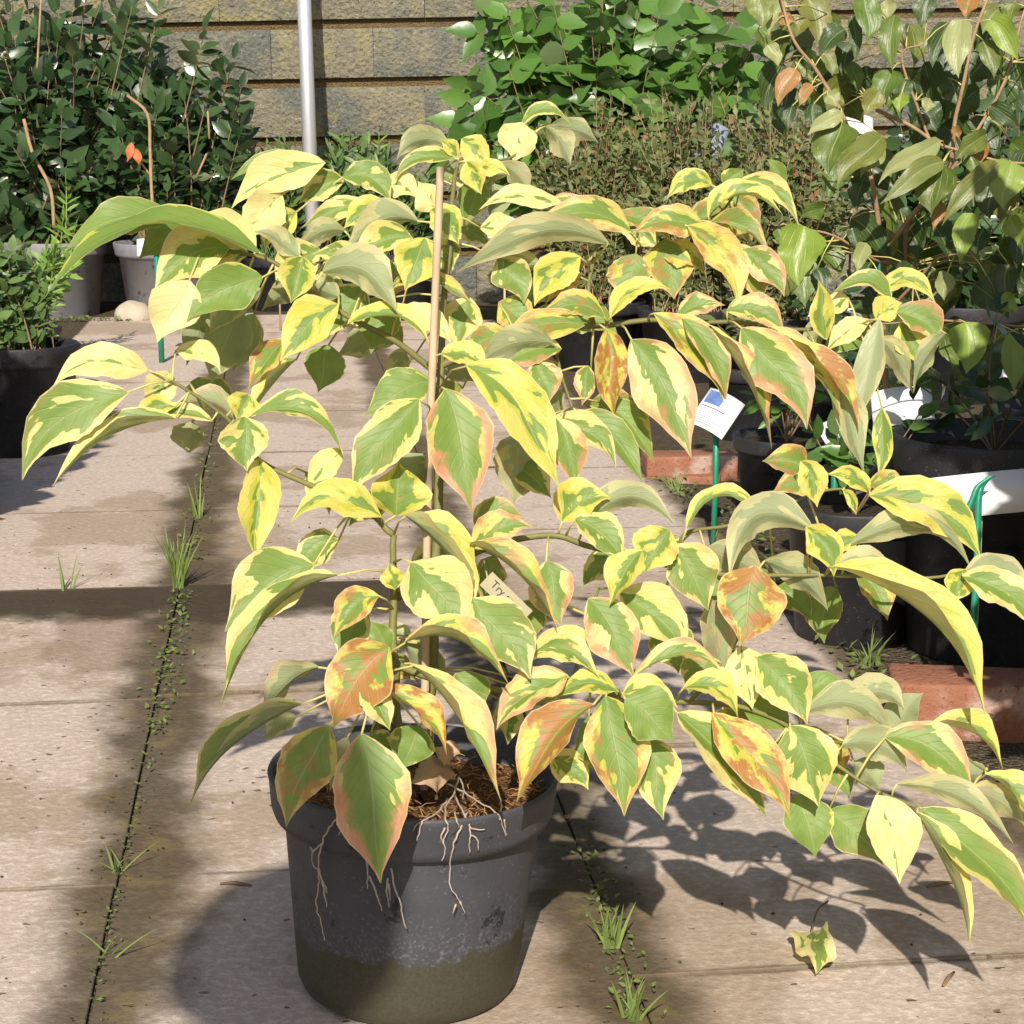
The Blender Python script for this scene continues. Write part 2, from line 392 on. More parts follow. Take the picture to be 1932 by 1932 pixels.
M['camellia'] = plain_leaf('glossy_dark_leaf', (.014, .036, .013), (.058, .110, .036), .27, .15, .55, red=None)
M['viburnum'] = plain_leaf('fresh_green_leaf', (.035, .085, .018), (.13, .26, .045), .33, .28, .5)
M['box'] = plain_leaf('small_olive_leaf', (.045, .070, .022), (.21, .24, .080), .5, .25, .35, red=(.24, .12, .06))
M['lowgreen'] = plain_leaf('narrow_green_leaf', (.045, .085, .022), (.16, .25, .075), .4, .25, .4)
M['shootgreen'] = plain_leaf('young_green_leaf', (.09, .18, .03), (.26, .40, .08), .4, .3, .4)
M['dryleaf'] = simple('dry_leaf', (.40, .27, .17), .8, .2, .4, 40, bump=.5)
M['rustleaf'] = simple('rust_leaf', (.42, .12, .04), .6, .3, .4, 30)

# ------------------------------------------------------------------ setting
def ground_sheet():
    mb = MB(); n = 40; rows = []
    ys = [-6 + 16 * i / n for i in range(n + 1)] + [30, 120]; xs = [-60, -12] + [-6 + 12 * i / n for i in range(n + 1)] + [12, 60]
    vs = []; fs = []
    for y in ys:
        for x in xs:
            inside = abs(x) < 6 and -6 < y < 10
            vs.append((x, y, -.0070 + (.002 * mnoise.noise(Vector((x * 3, y * 3, 0))) if inside else 0)))
    W = len(xs)
    for j in range(len(ys) - 1):
        for i in range(W - 1): fs.append((j * W + i, j * W + i + 1, (j + 1) * W + i + 1, (j + 1) * W + i))
    mb.add(vs, fs); tag(mb.build('ground', M['ground']), kind='structure')
ground_sheet()
pave = empty('pavement', (0, 0, 0), kind='structure')
rnd = random.Random(3)
cols = [(TL - .62 * 1, TL), (TL, TR), (TR, TE)]
for ci, (a, b) in enumerate(cols):
    off = [0, .02, -.30][ci]
    for r in range(-5, 8):
        s0 = S0 + off + r * .70
        s1 = s0 + .70
        if s1 > 8.5: continue
        gap = .0016
        me = bevel_box(b - a - gap * 2, .70 - gap * 2, .05, .001, 1, .0012, rnd)
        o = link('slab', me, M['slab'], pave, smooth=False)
        c = es * ((s0 + s1) / 2) + et * ((a + b) / 2)
        o.location = (c.x, c.y, -.025 + rnd.uniform(-.0025, .0015)); o.rotation_euler = (rnd.uniform(-.003, .003), rnd.uniform(-.004, .004), -YAW)

# block wall across the back
WD = 8.75
wp0 = P(0, 100, WD); wp1 = P(1932, 62, WD)
wx = Vector((wp1.x - wp0.x, wp1.y - wp0.y, 0)).normalized()
WANG = -.006
wallroot = empty('block_wall', (0, G(966, 560).y, 0), 'lichen-covered concrete block wall running behind all the plants', 'wall')
WY = P(966, 100, WD).y
def wz(v): return P(700, v, WD).z
joint0 = wz(40); pitch_z = wz(40) - wz(150)
nrow_dn = int(joint0 / pitch_z) + 1
rows = [joint0 + pitch_z * i for i in range(-nrow_dn, 3)]
bw = .47; rnd = random.Random(11)
blockmes = [bevel_box(bw - .0006, .10, pitch_z - .042, .003, 2, .0012, rnd) for _ in range(6)]
for ri, zb in enumerate(rows):
    zc = zb + pitch_z / 2
    for i in range(-9, 10):
        x = (i + (.5 if ri % 2 else 0)) * bw + .07
        me = blockmes[rnd.randrange(6)]
        o = link('block', me, M['wall'], wallroot)
        o.location = (x, WY + .05 + rnd.uniform(-.0015, .0015), zc + WANG * 0 + x * .018); o.rotation_euler = (0, -.018, 0)
mb = MB(); x0, x1, z0, z1, y0, y1 = -4.6, 4.7, -.1, rows[-1] + pitch_z, WY + .028, WY + .12
mb.add([(x0, y0, z0), (x1, y0, z0), (x1, y0, z1), (x0, y0, z1), (x0, y1, z0), (x1, y1, z0), (x1, y1, z1), (x0, y1, z1)],
       [(0, 1, 2, 3), (5, 4, 7, 6), (3, 2, 6, 7), (4, 0, 3, 7), (1, 5, 6, 2), (0, 4, 5, 1)])
mb.build('mortar', M['mortar'], wallroot, smooth=False)

# galvanised pole
pd = 8.35; pb = P(585, 300, pd); pt = P(572, -40, pd)
dirp = (pt - pb).normalized(); base = pb - dirp * (pb.z / dirp.z); top = pb + dirp * ((2.6 - pb.z) / dirp.z)
pole = empty('steel_pole', base, 'galvanised steel pole standing upright in front of the block wall', 'pole')
mb = MB(); mb.tube([base - dirp * .02, base + (top - base) * .5, top], px(13.5, pd), 20); mb.build('tube', M['steel'], pole)
mb = MB(); mb.tube([base - dirp * .03, base + dirp * .04], px(22, pd), 16); mb.build('foot_collar', M['steel'], pole)
mb = MB(); mb.tube([top - dirp * .01, top + dirp * .02], px(15, pd), 16); mb.build('end_cap', M['steel'], pole)
# ------------------------------------------------------------------ leaves
PROF = [(0, .0), (.04, .22), (.10, .46), (.18, .72), (.28, .92), (.38, 1.0), (.48, .985), (.58, .89), (.68, .70), (.77, .47), (.85, .26), (.91, .125), (.96, .055), (1.0, .010)]
PROF_HEART = [(0, .05), (.03, .42), (.08, .72), (.16, .92), (.27, 1.0), (.40, .99), (.52, .90), (.63, .74), (.73, .54), (.82, .33), (.89, .17), (.95, .07), (1.0, .012)]
def prof(t, tab):
    for (a, x), (b, y) in zip(tab, tab[1:]):
        if t <= b: return x + (y - x) * (t - a) / (b - a)
    return 0
LEAFN = [0]
def leaf_mesh(p0, p1, p2, width, a, fold, lc, seed, flip, tab=PROF, nl=15, nw=4, wav=1.0, pet=None, petr=.0011, a_world=None, tw=0.0):
    rs = random.Random(seed)
    vs = []; st_ = []
    W = 2 * nw + 1; tm = []
    ph = [rs.uniform(0, 6.28) for _ in range(4)]
    curl = rs.uniform(-.15, .35); asy = rs.uniform(-.10, .10); scv = rs.uniform(-.035, .035) * wav
    L = (p2 - p0).length
    for i in range(nl + 1):
        t = i / nl; t = t * .92 + .08 * t * t
        p = p0 * (1 - t) ** 2 + p1 * 2 * t * (1 - t) + p2 * t * t
        T = ((p1 - p0) * (1 - t) + (p2 - p1) * t)
        T = T.normalized() if T.length > 1e-8 else (p2 - p0).normalized()
        V = (CAM - p).normalized()
        Rv = T.cross(V); Rv = Rv.normalized() if Rv.length > 1e-4 else Vector((1, 0, 0))
        N0 = Rv.cross(T).normalized()
        aa = a + tw * (t - .5)
        ca, sa = math.cos(aa), math.sin(aa)
        N = N0 * ca + Rv * (sa * flip); B = Rv * ca - N0 * (sa * flip)
        pr = prof(t, tab)
        fo = fold * (1.1 - .28 * t); cf, sf = math.cos(fo), math.sin(fo)
        hw = width * .5 * pr; p = p + B * (math.sin(t * 6.28) * scv * L)
        for j in range(-nw, nw + 1):
            s = j / nw; m = abs(s)
            ser = 1 + (.03 * math.sin(t * 46 + ph[0]) + .05 * math.sin(t * 13 + ph[3] + s) if m == 1 else 0) * wav
            und = (math.sin(t * 9 + ph[1] + (2.1 if s > 0 else 0)) * .14 + math.sin(t * 21 + ph[2] + (1.3 if s > 0 else 0)) * .06) * m * m * wav
            puck = .012 * math.sin((t - .3 * m) * 46) * math.sin(m * 3.1) * wav
            q = p + B * (s * hw * cf * ser * (1 + asy * (1 if s > 0 else -1))) + N * (hw * (m * sf - curl * m * m * .5) + width * .5 * (und * min(1, pr * 1.4) + puck * pr))
            vs.append(q); st_.append((s, t, seed * .731 % 97))
    fs = []; mi = []
    for i in range(nl):
        for j in range(W - 1):
            fs.append((i * W + j, i * W + j + 1, (i + 1) * W + j + 1, (i + 1) * W + j)); mi.append(0)
    if pet is not None:
        mb = MB(); mid = (pet + p0) * .5 + Vector((0, 0, .12 * (pet - p0).length))
        pts = [pet, mid * .5 + (pet + p0) * .25, p0 + (p1 - p0) * .03]
        mb.tube(pts, [petr * 1.25, petr, petr * .9], 5)
        b = len(vs); vs += [Vector(x) for x in mb.v]; st_ += [(0, 0, 0)] * len(mb.v)
        for f in mb.f: fs.append(tuple(x + b for x in f)); mi.append(1)
    me = bpy.data.meshes.new('leaf'); me.from_pydata([v[:] for v in vs], [], fs)
    me.polygons.foreach_set('material_index', mi)
    at = me.attributes.new('lf', 'FLOAT_VECTOR', 'POINT'); at.data.foreach_set('vector', [c for x in st_ for c in x])
    ac = me.attributes.new('lc', 'FLOAT_COLOR', 'POINT'); ac.data.foreach_set('color', list(lc) * len(vs))
    me.update(); return me

# colour presets: green, pink, brown, yellow
PRE = {'e': (.80, .0, .10, .9), 'q': (.62, 1.0, .15, .35), 'v': (.46, .12, .14, .28), 'c': (.02, .03, .03, .22), 'y': (.20, .0, .16, .72), 'g': (.95, .05, .05, .6),
       'p': (.50, .85, .10, .12), 'o': (.30, .60, .60, .70), 'r': (.26, .70, 1.0, .75), 'd': (.55, .55, .62, .80),
       'b': (.28, .85, .45, .40), 'u': (.46, .15, .05, .30), 'w': (-.2, .0, .0, .0)}

POTD = 1.85
hub = P(764, 1460, POTD); PX, PY, PZ = hub
root = empty('potted_variegated_dogwood', (PX, PY, 0), 'large variegated shrub with cream, yellow and green leaves in a dark plastic pot', 'potted plant')
TILT = Matrix.Translation((PX, PY, .004)) @ Matrix.Rotation(R(2.2), 4, 'Y')
mb = MB(); H = PZ
outer = [(.0, .006), (.085, .004), (.096, .0), (.104, .006), (.1085, .016), (.1098, .03)] + [(.1098 + (.1235 - .1098) * i / 8, .03 + (H - .078) * i / 8) for i in range(1, 8)] + [(.1235, H - .048), (.1245, H - .044), (.1335, H - .041), (.1368, H - .032), (.1395, H - .006), (.1408, H - .001), (.1395, H + .002), (.1365, H + .001), (.1345, H - .006), (.132, H - .035), (.118, H - .048), (.104, .05), (.0, .03)]
mb.lathe(outer, 72); po = mb.build('pot', M['pot'], None)
po.data.transform(TILT); po.parent = root; po.matrix_parent_inverse = Matrix.Translation((-PX, -PY, 0))
# compost with a rough surface
mb = MB(); vs = [(0, 0, H - .030)]; fs = []; NR, NA = 12, 56
for i in range(1, NR + 1):
    for kq in range(NA):
        an = 2 * math.pi * kq / NA; r = .1325 * i / NR
        vs.append((r * math.cos(an), r * math.sin(an), H - .030 + .010 * mnoise.noise(Vector((r * math.cos(an) * 30, r * math.sin(an) * 30, 4))) + .004 * mnoise.noise(Vector((r * math.cos(an) * 110, r * math.sin(an) * 110, 1)))))
for kq in range(NA): fs.append((0, 1 + kq, 1 + (kq + 1) % NA))
for i in range(NR - 1):
    for kq in range(NA):
        a_ = 1 + i * NA + kq; b_ = 1 + i * NA + (kq + 1) % NA; fs.append((a_, b_, b_ + NA, a_ + NA))
mb.add(vs, fs); so = mb.build('compost', M['soil'], None); so.data.transform(TILT); so.parent = root; so.matrix_parent_inverse = Matrix.Translation((-PX, -PY, 0))
rnd = random.Random(5); mb = MB()
for i in range(420):
    an = rnd.uniform(0, 6.28); r = .128 * math.sqrt(rnd.random()); p = TILT @ Vector((r * math.cos(an), r * math.sin(an), H - .026 + rnd.uniform(-.004, .006)))
    a2 = rnd.uniform(0, 6.28); l = rnd.uniform(.008, .022); q = p + Vector((math.cos(a2) * l, math.sin(a2) * l, rnd.uniform(-.002, .008)))
    mb.tube([p, (p + q) * .5 + Vector((0, 0, .003)), q], rnd.uniform(.0004, .0008), 3)
tag(mb.build('coir_fibres', M['fibre'], root), kind='stuff')

# branches: lists of (u, v, depth offset in cm)
BR = {
 'trunk': ([(800, 1478, 1), (812, 1300, 1), (822, 1100, 0), (826, 930, 1), (826, 800, 2), (832, 690, 3), (842, 560, 5), (850, 430, 8), (862, 318, 12)], .0062, .0022),
 'stem2': ([(765, 1482, -3), (748, 1350, -5), (744, 1240, -7), (742, 1100, -6), (743, 1010, -6)], .0052, .003),
 'stem3': ([(705, 1470, -4), (715, 1380, -7), (728, 1260, -9)], .004, .0022),
 'C': ([(743, 1010, -6), (690, 960, -5), (590, 918, -3), (475, 860, -2), (440, 800, -2), (400, 770, -3), (325, 718, -4)], .0034, .0015),
 'NB': ([(832, 710, 3), (760, 655, 2), (640, 590, 1), (560, 525, 0), (500, 490, 0), (355, 455, -2)], .0036, .0016),
 'A': ([(846, 520, 6), (770, 470, 9), (700, 430, 11), (640, 380, 12), (600, 330, 12)], .003, .0013),
 'A2': ([(700, 430, 11), (640, 470, 7), (590, 500, 4)], .002, .0013),
 'B': ([(862, 318, 12), (880, 298, 14), (960, 300, 16), (1010, 250, 18)], .002, .0012),
 'E': ([(832, 690, 3), (930, 640, 6), (1040, 620, 8), (1120, 612, 9), (1250, 605, 9), (1400, 610, 10), (1520, 620, 12), (1640, 612, 14), (1700, 590, 15)], .0038, .0014),
 'E1': ([(1120, 612, 9), (1112, 530, 11), (1130, 455, 13), (1180, 430, 14), (1340, 412, 18), (1400, 345, 20)], .0024, .0012),
 'E4': ([(1040, 620, 8), (1060, 700, 6), (1080, 770, 4)], .002, .0012),
 'F': ([(744, 1130, -6), (860, 1060, -5), (960, 1020, -5), (1050, 1010, -5), (1130, 1035, -5), (1300, 1072, -5), (1420, 1085, -5), (1560, 1085, -6), (1700, 1090, -7), (1815, 1082, -8)], .0038, .0014),
 'F2': ([(1300, 1072, -5), (1290, 1010, -2), (1380, 990, -1), (1470, 960, 0), (1560, 925, 0), (1640, 925, -1)], .0022, .0012),
 'H': ([(744, 1240, -7), (730, 1235, -11), (715, 1290, -13)], .0026, .0016),
 'I': ([(744, 1250, -7), (850, 1290, -8), (960, 1305, -9), (1080, 1300, -9), (1170, 1310, -10), (1300, 1325, -9), (1400, 1335, -9), (1490, 1370, -9), (1570, 1440, -10), (1650, 1490, -11), (1735, 1525, -12)], .0038, .0014),
 'I2': ([(1490, 1370, -9), (1600, 1400, -6), (1740, 1372, -4), (1860, 1455, -6)], .0018, .0011),
 'I3': ([(1080, 1300, -9), (1100, 1200, -7), (1130, 1110, -6)], .002, .0012),
 'I4': ([(1300, 1325, -9), (1380, 1230, -6), (1430, 1080, -4)], .002, .0011),
}
BP = []
mbt = {}
for key, (pts, r0, r1) in BR.items():
    w = spline([P(u, v, POTD + d / 100) for u, v, d in pts], 5); n = len(w)
    w = [p + Vector((mnoise.noise(p * 25), mnoise.noise(p * 25 + Vector((9, 0, 0))), mnoise.noise(p * 25 + Vector((0, 9, 0))))) * (.003 if 0 < i < n - 1 else 0) for i, p in enumerate(w)]
    mb = MB(); mb.tube(w, [r0 + (r1 - r0) * i / (n - 1) for i in range(n)], 7)
    mb.build('stem' if key in ('trunk', 'stem2', 'stem3') else 'branch', M['twig'], root)
    for p in w:
        if key not in ('trunk', 'stem2', 'stem3') or p.z > .3: BP.append(p)
# bamboo cane
cb = [P(800, 1490, POTD - .005), P(806, 1000, POTD - .012), P(818, 640, POTD - .012), P(831, 316, POTD - .01)]
mb = MB(); pts = spline(cb, 8); mb.tube(pts, [px(7.5, POTD) * (1.08 if i % 6 == 3 else 1) for i in range(len(pts))], 10); mb.build('bamboo_cane', M['cane'], root)

LEAVES = """
615 307 437 393 76 10 c 20 20 .10
567 301 435 340 30 13 g 20 10 .14
533 367 458 453 74 9 c 10 20 .05
650 340 563 385 52 12 v 10 20 .1
645 335 738 387 60 11 v 25 22 .25
725 382 648 432 52 9 y 15 20 .1
825 398 788 342 50 9 c 0 15 0
790 418 650 482 62 7 u 150 20 .2
778 448 662 502 58 5 v 20 25 .15
802 448 764 548 78 4 y 0 10 0
812 395 866 462 58 7 y 10 20 .1
652 436 556 474 48 8 u 150 20 .15
702 398 570 428 48 10 v 20 25 .12
566 484 478 438 42 3 u 160 15 .1
606 515 751 592 76 0 u 155 22 .25
572 484 549 572 68 -2 y 0 32 0
690 500 588 480 46 3 v 20 20 .1
655 612 812 652 60 0 y 45 25 .22
752 588 852 648 50 2 c 20 20 .15
738 540 896 577 50 5 d 40 25 .16
985 230 968 307 80 17 c 0 14 0
982 240 1078 236 30 18 v 40 20 .35
1028 238 1077 312 60 19 u 150 20 .1
870 262 926 320 52 14 y 10 15 .05
846 274 748 302 52 15 u 150 20 .25
858 298 745 342 36 13 v 30 25 .2
862 296 829 264 28 13 y 0 20 .1
880 304 908 367 46 12 y 0 25 0
898 325 962 331 34 13 y 20 20 .2
944 308 996 372 48 16 d 150 20 .15
905 338 880 425 58 17 g 0 20 0
930 346 938 425 56 18 g 150 20 0
960 330 880 345 40 17 u 150 20 .1
1062 384 904 396 42 12 c 30 18 .12
1106 402 1034 378 34 14 p 20 20 .15
1192 440 994 442 66 11 b 30 20 .2
1165 404 1266 458 46 14 d 30 20 .15
1152 462 858 517 64 8 u 152 18 .16
1344 350 1258 376 44 18 y 20 20 .25
1372 356 1404 318 40 19 g 10 20 .1
1336 415 1476 404 66 17 y 40 32 .3
1392 340 1507 427 44 19 v 30 25 .2
1340 420 1450 482 62 16 d 40 30 .15
1330 432 1192 442 64 13 o 30 22 .15
1296 425 1390 582 72 12 o 20 25 .15
1370 460 1440 582 60 14 d 20 15 .1
1255 450 1272 565 96 15 d 10 10 0
1200 478 1178 575 84 14 d 0 10 0
1096 484 1008 578 70 8 y 15 25 .1
1062 478 1030 574 74 12 d 0 10 0
938 488 988 574 66 9 v 10 15 .1
1142 600 1008 604 52 7 d 30 20 .2
1152 600 1266 546 44 7 y 30 22 .25
1104 614 942 662 62 6 d 30 18 .15
1046 648 898 694 64 4 u 150 18 .15
962 638 868 664 52 5 d 20 15 .1
1143 618 1160 786 70 5 r 10 38 0
1190 640 1304 863 116 4 p 10 14 .06
1232 590 1366 762 84 6 o 30 25 .1
1288 600 1370 757 56 5 p 30 25 .1
1338 612 1456 848 84 5 b 60 30 .06
1398 618 1522 810 112 6 p 10 16 .08
1278 602 1368 576 44 8 p 30 18 .15
1370 588 1482 632 56 9 b 25 18 .2
1450 615 1588 794 64 8 b 40 25 .05
1490 636 1621 812 64 7 r 50 25 .08
1552 690 1632 898 60 8 u 150 20 .05
1660 600 1618 800 52 10 u 160 18 0
1664 768 1655 906 36 10 y 10 20 -.05
1560 642 1544 528 50 12 y 0 35 0
1682 570 1568 556 40 14 v 35 25 .3
1655 558 1766 574 46 15 y 35 25 .35
1652 602 1702 572 50 13 y 10 20 .1
1690 588 1768 655 66 13 p 20 20 .2
1700 608 1736 692 62 14 y 10 20 .05
1786 628 1724 742 52 12 u 130 20 .1
1650 636 1722 742 54 14 o 150 20 .1
1640 608 1558 664 46 13 c 20 20 .1
1480 350 1445 300 30 21 g 0 15 .1
280 700 101 728 66 -4 c 25 18 .18
320 700 276 768 54 -3 c 0 22 0
244 740 42 906 100 -6 v 12 12 .16
334 790 99 919 60 -5 u 58 35 .12
332 768 244 798 40 -4 y 20 22 .1
402 795 256 802 34 -3 v 35 25 .15
330 662 416 704 40 -2 c 20 22 .2
442 790 330 766 50 0 d 150 20 .2
472 744 446 792 56 -2 y 0 20 0
470 786 646 857 66 -4 v 40 25 .24
462 786 466 889 78 -6 v 0 20 0
560 678 468 790 58 2 u 60 30 .03
362 795 356 858 66 2 d 150 15 0
488 864 484 1061 86 -5 y -10 36 0
546 638 468 734 56 3 o 40 15 .05
452 576 398 724 104 4 g 150 12 0
402 556 352 690 84 5 g 150 12 0
480 590 440 700 84 6 g 160 12 0
792 752 664 932 96 -7 v 15 16 .05
840 732 890 967 116 -9 q 5 12 .03
878 688 1056 920 108 -8 y 25 20 .10
832 668 921 708 50 -3 y 30 22 .2
747 974 752 872 118 -6 y 0 30 0
812 718 688 784 86 0 g 15 12 .05
1060 658 936 692 62 5 p 25 20 .1
1010 680 1035 760 60 4 p 10 20 .05
985 815 969 952 110 -1 d 150 8 0
1050 788 1086 922 62 -2 p 10 20 .05
1040 790 1162 884 58 2 v 30 22 .15
1090 778 1212 912 60 4 g 30 22 .1
1130 758 1234 874 56 6 g 30 22 .1
1110 690 1098 765 40 6 p 0 25 0
800 856 768 934 66 4 g 150 15 0
770 880 790 960 60 5 g 0 15 0
720 976 549 986 64 -8 y 30 24 .25
646 848 580 922 48 -2 c 20 20 .05
497 482 83 564 112 -3 e 72 16 .24
345 412 120 478 84 -1 g 45 12 .14
358 528 297 646 90 -5 w 0 10 0
497 523 352 606 88 -4 g 15 14 .1
434 467 290 553 100 -2 v 20 20 .15
484 466 360 412 52 0 c 10 20 .1
494 546 394 632 66 1 u 150 20 .1
640 574 528 682 84 -3 y 10 14 .08
640 560 568 545 50 2 u 150 20 .1
470 480 380 500 52 0 v 20 20 .1
762 972 894 1152 96 -11 y 58 40 .10
884 1024 1051 1187 88 -12 o 54 38 .10
890 1034 1006 994 62 -8 b 20 18 .15
896 998 986 976 56 -4 d 30 18 .25
594 1066 424 1192 116 -8 v 10 14 .10
642 1084 417 1332 100 -10 v 52 36 .14
716 1124 630 1202 56 -11 o 20 20 .15
775 1060 872 1192 120 -12 v 8 12 .05
890 1128 1001 1282 106 -13 v 5 12 .04
1030 1058 1060 1182 80 -8 p 5 12 0
1110 1128 1196 1278 96 -10 p 10 16 .05
1168 1116 1292 1244 94 -8 v 15 16 .1
1040 1218 1122 1236 46 -10 y 20 20 .25
1000 1240 1131 1278 54 -11 v 25 24 .25
745 1112 735 1062 40 -9 y 0 20 0
736 1220 628 1374 118 -17 r 10 18 .08
602 1258 486 1352 86 -15 p 120 25 .08
760 1214 961 1293 80 -16 o 50 34 .2
735 1226 700 1172 44 -13 g 0 25 0
712 1292 843 1427 72 -17 r 42 32 .10
775 1253 945 1512 92 -18 b 44 34 .06
678 1300 736 1378 54 -18 v 20 25 .1
681 1382 718 1666 124 -21 q 2 10 .02
792 1368 758 1452 68 -12 g 0 12 0
572 1328 359 1518 74 -18 u 58 36 .1
622 1366 540 1560 92 -18 d 10 16 .05
656 1390 622 1492 38 -15 d 150 15 0
560 1352 500 1400 40 -12 u 150 20 .1
700 1380 745 1440 50 -10 v 0 20 0
1072 1274 937 1377 76 -13 b 35 30 .1
1166 1304 1044 1322 44 -12 y 30 22 .2
1122 1328 975 1512 100 -16 r 36 28 .08
1142 1312 1178 1540 106 -15 o 5 14 .02
1178 1318 1272 1400 92 -17 g 5 12 .05
1174 1310 1278 1334 48 -15 y 30 22 .2
1110 1350 1152 1492 78 -10 g 20 10 .05
1218 1388 1252 1547 70 -14 v 5 15 .02
1036 1428 1110 1490 54 -11 v 10 18 .1
1052 1358 988 1442 54 -12 c 20 22 .05
1194 1280 1372 1279 50 -12 b 40 24 .25
1288 1298 1392 1354 56 -12 y 35 25 .25
1276 1344 1446 1542 116 -13 v 32 26 .05
1344 1344 1491 1547 92 -15 r 18 22 .06
1398 1218 1420 1338 80 -9 c 5 20 0
1428 1238 1523 1367 92 -10 v 8 14 .08
1398 1330 1492 1384 64 -8 g 20 18 .1
1490 1368 1545 1522 110 -13 v 6 16 .04
1426 1066 1395 1220 118 -10 r 0 10 0
1338 1128 1372 1284 66 -6 d 150 15 0
1268 1028 1336 1152 92 -8 v 10 14 .05
1212 1038 1150 1142 64 -10 y 35 25 .05
1264 1000 1214 1082 76 -9 y 10 20 .05
1084 978 1178 1064 64 -7 v 25 22 .1
1060 986 1152 940 72 -6 y 15 18 .2
1108 986 1274 992 54 -5 u 150 22 .32
1294 1000 1452 986 52 -4 y 45 28 .36
1540 1006 1376 1096 74 -6 u 152 24 .45
1520 994 1573 1088 60 -7 y 10 28 .15
1440 1058 1562 1152 64 -4 u 140 20 .12
1330 1038 1442 1102 64 -2 d 150 16 .1
1622 1014 1564 1052 40 -6 y 15 22 .1
1600 1030 1832 1073 60 -7 u 150 22 .28
1638 934 1852 1057 98 -7 y 22 20 .16
1570 1068 1859 1352 108 -11 y 50 36 .14
1572 1074 1692 1090 44 -8 u 150 20 .2
1822 1074 1797 1137 50 -10 y 0 25 0
1818 1086 1950 1118 48 -9 u 150 20 .2
1814 1086 1955 1196 66 -11 v 25 22 .15
1522 886 1438 870 58 -1 d 20 28 .1
1510 870 1542 957 54 -2 y 10 30 .1
1642 930 1558 896 36 -1 y 20 22 .15
1590 924 1616 972 20 -2 y 0 30 .1
1638 914 1712 927 40 -1 d 20 20 .15
1510 1332 1602 1298 50 -7 g 20 20 .25
1514 1346 1692 1402 66 -8 u 150 20 .25
1600 1334 1708 1342 62 -6 u 150 20 .3
1690 1382 1742 1308 64 -4 g 150 15 .1
1588 1406 1713 1458 66 -9 u 150 20 .22
1668 1390 1840 1504 90 -10 p 20 16 .15
1750 1372 1892 1452 66 -6 y 48 36 .2
1858 1460 1950 1565 64 -9 y 40 25 .12
1652 1500 1697 1668 90 -15 c 8 16 .06
1728 1530 1829 1784 70 -15 u 60 30 .05
1734 1524 1948 1760 102 -14 v 30 24 .07
1688 1480 1912 1592 48 -12 u 150 20 .14
1500 1498 1538 1618 76 -10 g 10 14 .05
1562 1528 1666 1632 76 -9 g 10 14 .05
1830 1488 1935 1562 62 -8 d 150 15 .1
1610 1440 1660 1490 56 -6 g 150 15 .1
604 470 520 540 70 5 v 20 18 .1
690 540 618 640 78 4 v 15 18 .05
740 560 700 668 74 5 g 10 16 .05
886 560 866 660 70 8 v 10 18 .05
940 570 1000 640 66 9 d 20 18 .1
1020 500 940 540 60 10 u 150 20 .15
870 470 800 530 62 8 v 20 20 .1
905 430 990 470 56 10 c 25 20 .15
720 350 790 380 50 13 c 20 20 .2
560 400 500 470 60 11 y 15 20 .1
620 650 600 740 70 6 g 0 15 0
960 880 1040 940 60 -1 v 20 20 .1
640 1020 560 1080 60 -4 v 20 20 .15
840 1060 800 1130 60 -7 g 0 15 0
690 1150 640 1240 66 -7 v 10 18 .05
860 1270 900 1360 70 -9 g 10 15 .05
1010 1130 970 1220 66 -6 g 10 15 0
1240 1180 1280 1270 72 -6 v 10 15 .05
1340 1240 1300 1310 60 -7 v 15 18 .05
1440 1440 1480 1500 60 -8 g 10 15 .05
1400 470 1480 560 60 13 p 20 20 .1
1240 480 1330 520 56 15 o 30 20 .2
1600 560 1560 600 44 15 c 20 20 .1
1040 440 980 480 56 12 p 20 20 .15
"""
rs = random.Random(21)
def add_leaf(bu, bv, tu, tv, w, dcm, col, a=None, f=18, bow=.06, mat='var', parent=None, base_d=POTD, att=None, pre=PRE, tab=PROF, dt=None, zmin=.012):
    LEAFN[0] += 1; seed = 100 + LEAFN[0]
    d0 = base_d + dcm / 100
    L = math.hypot(tu - bu, tv - bv)
    dd = dt if dt is not None else -(.22 if tv > bv else .05) * px(L, base_d) * rs.uniform(.3, 1.2)
    if a is None: a = rs.uniform(-20, 25)
    # perpendicular with an upward picture component
    nx, ny = (tv - bv) / L, -(tu - bu) / L
    if ny > 0 or (abs(ny) < .05 and nx < 0): nx, ny = -nx, -ny
    flip = 1 if (nx * -(tv - bv) + ny * (tu - bu)) > 0 else -1
    mu, mv = (bu + tu) / 2 + nx * bow * 2 * L, (bv + tv) / 2 + ny * bow * 2 * L
    p0 = P(bu, bv, d0); p2 = P(tu, tv, d0 + dd)
    if p2.z < zmin:
        r_ = ray(tu, tv); p2 = CAM + r_ * ((zmin - CAMH) / r_.z)
    p1 = P(mu, mv, d0 + dd * .4 - px(L, base_d) * rs.uniform(.02, .12))
    if p1.z < zmin: p1.z = zmin + .01
    pet = None
    if att:
        pet = min(att, key=lambda q: (q - p0).length)
        if (pet - p0).length > .22: pet = None
        elif (pet - p0).length < .004: pet = None
    g = pre[col]
    lc = [max(-.3, min(1.2, x + rs.uniform(-.09, .09) * (1 if x > .03 else 0))) for x in g]; lc[0] += rs.uniform(-.14, .14 if col not in 'cw' else -.05) * (mat == 'var')
    lc = tuple(lc)
    aa = R(a + rs.uniform(-4, 4))
    # flip tells which hand side the perpendicular lies on for a traveller base -> tip
    me = leaf_mesh(p0, p1, p2, px(w * ((1.22 if w < 80 else 1.08) if mat == 'var' else 1.12), base_d), aa, R(f), lc, seed, flip, tab=tab, pet=pet, tw=R(rs.uniform(-14, 14)))
    return link('leaf', me, [M[mat], M['petiole']], parent)
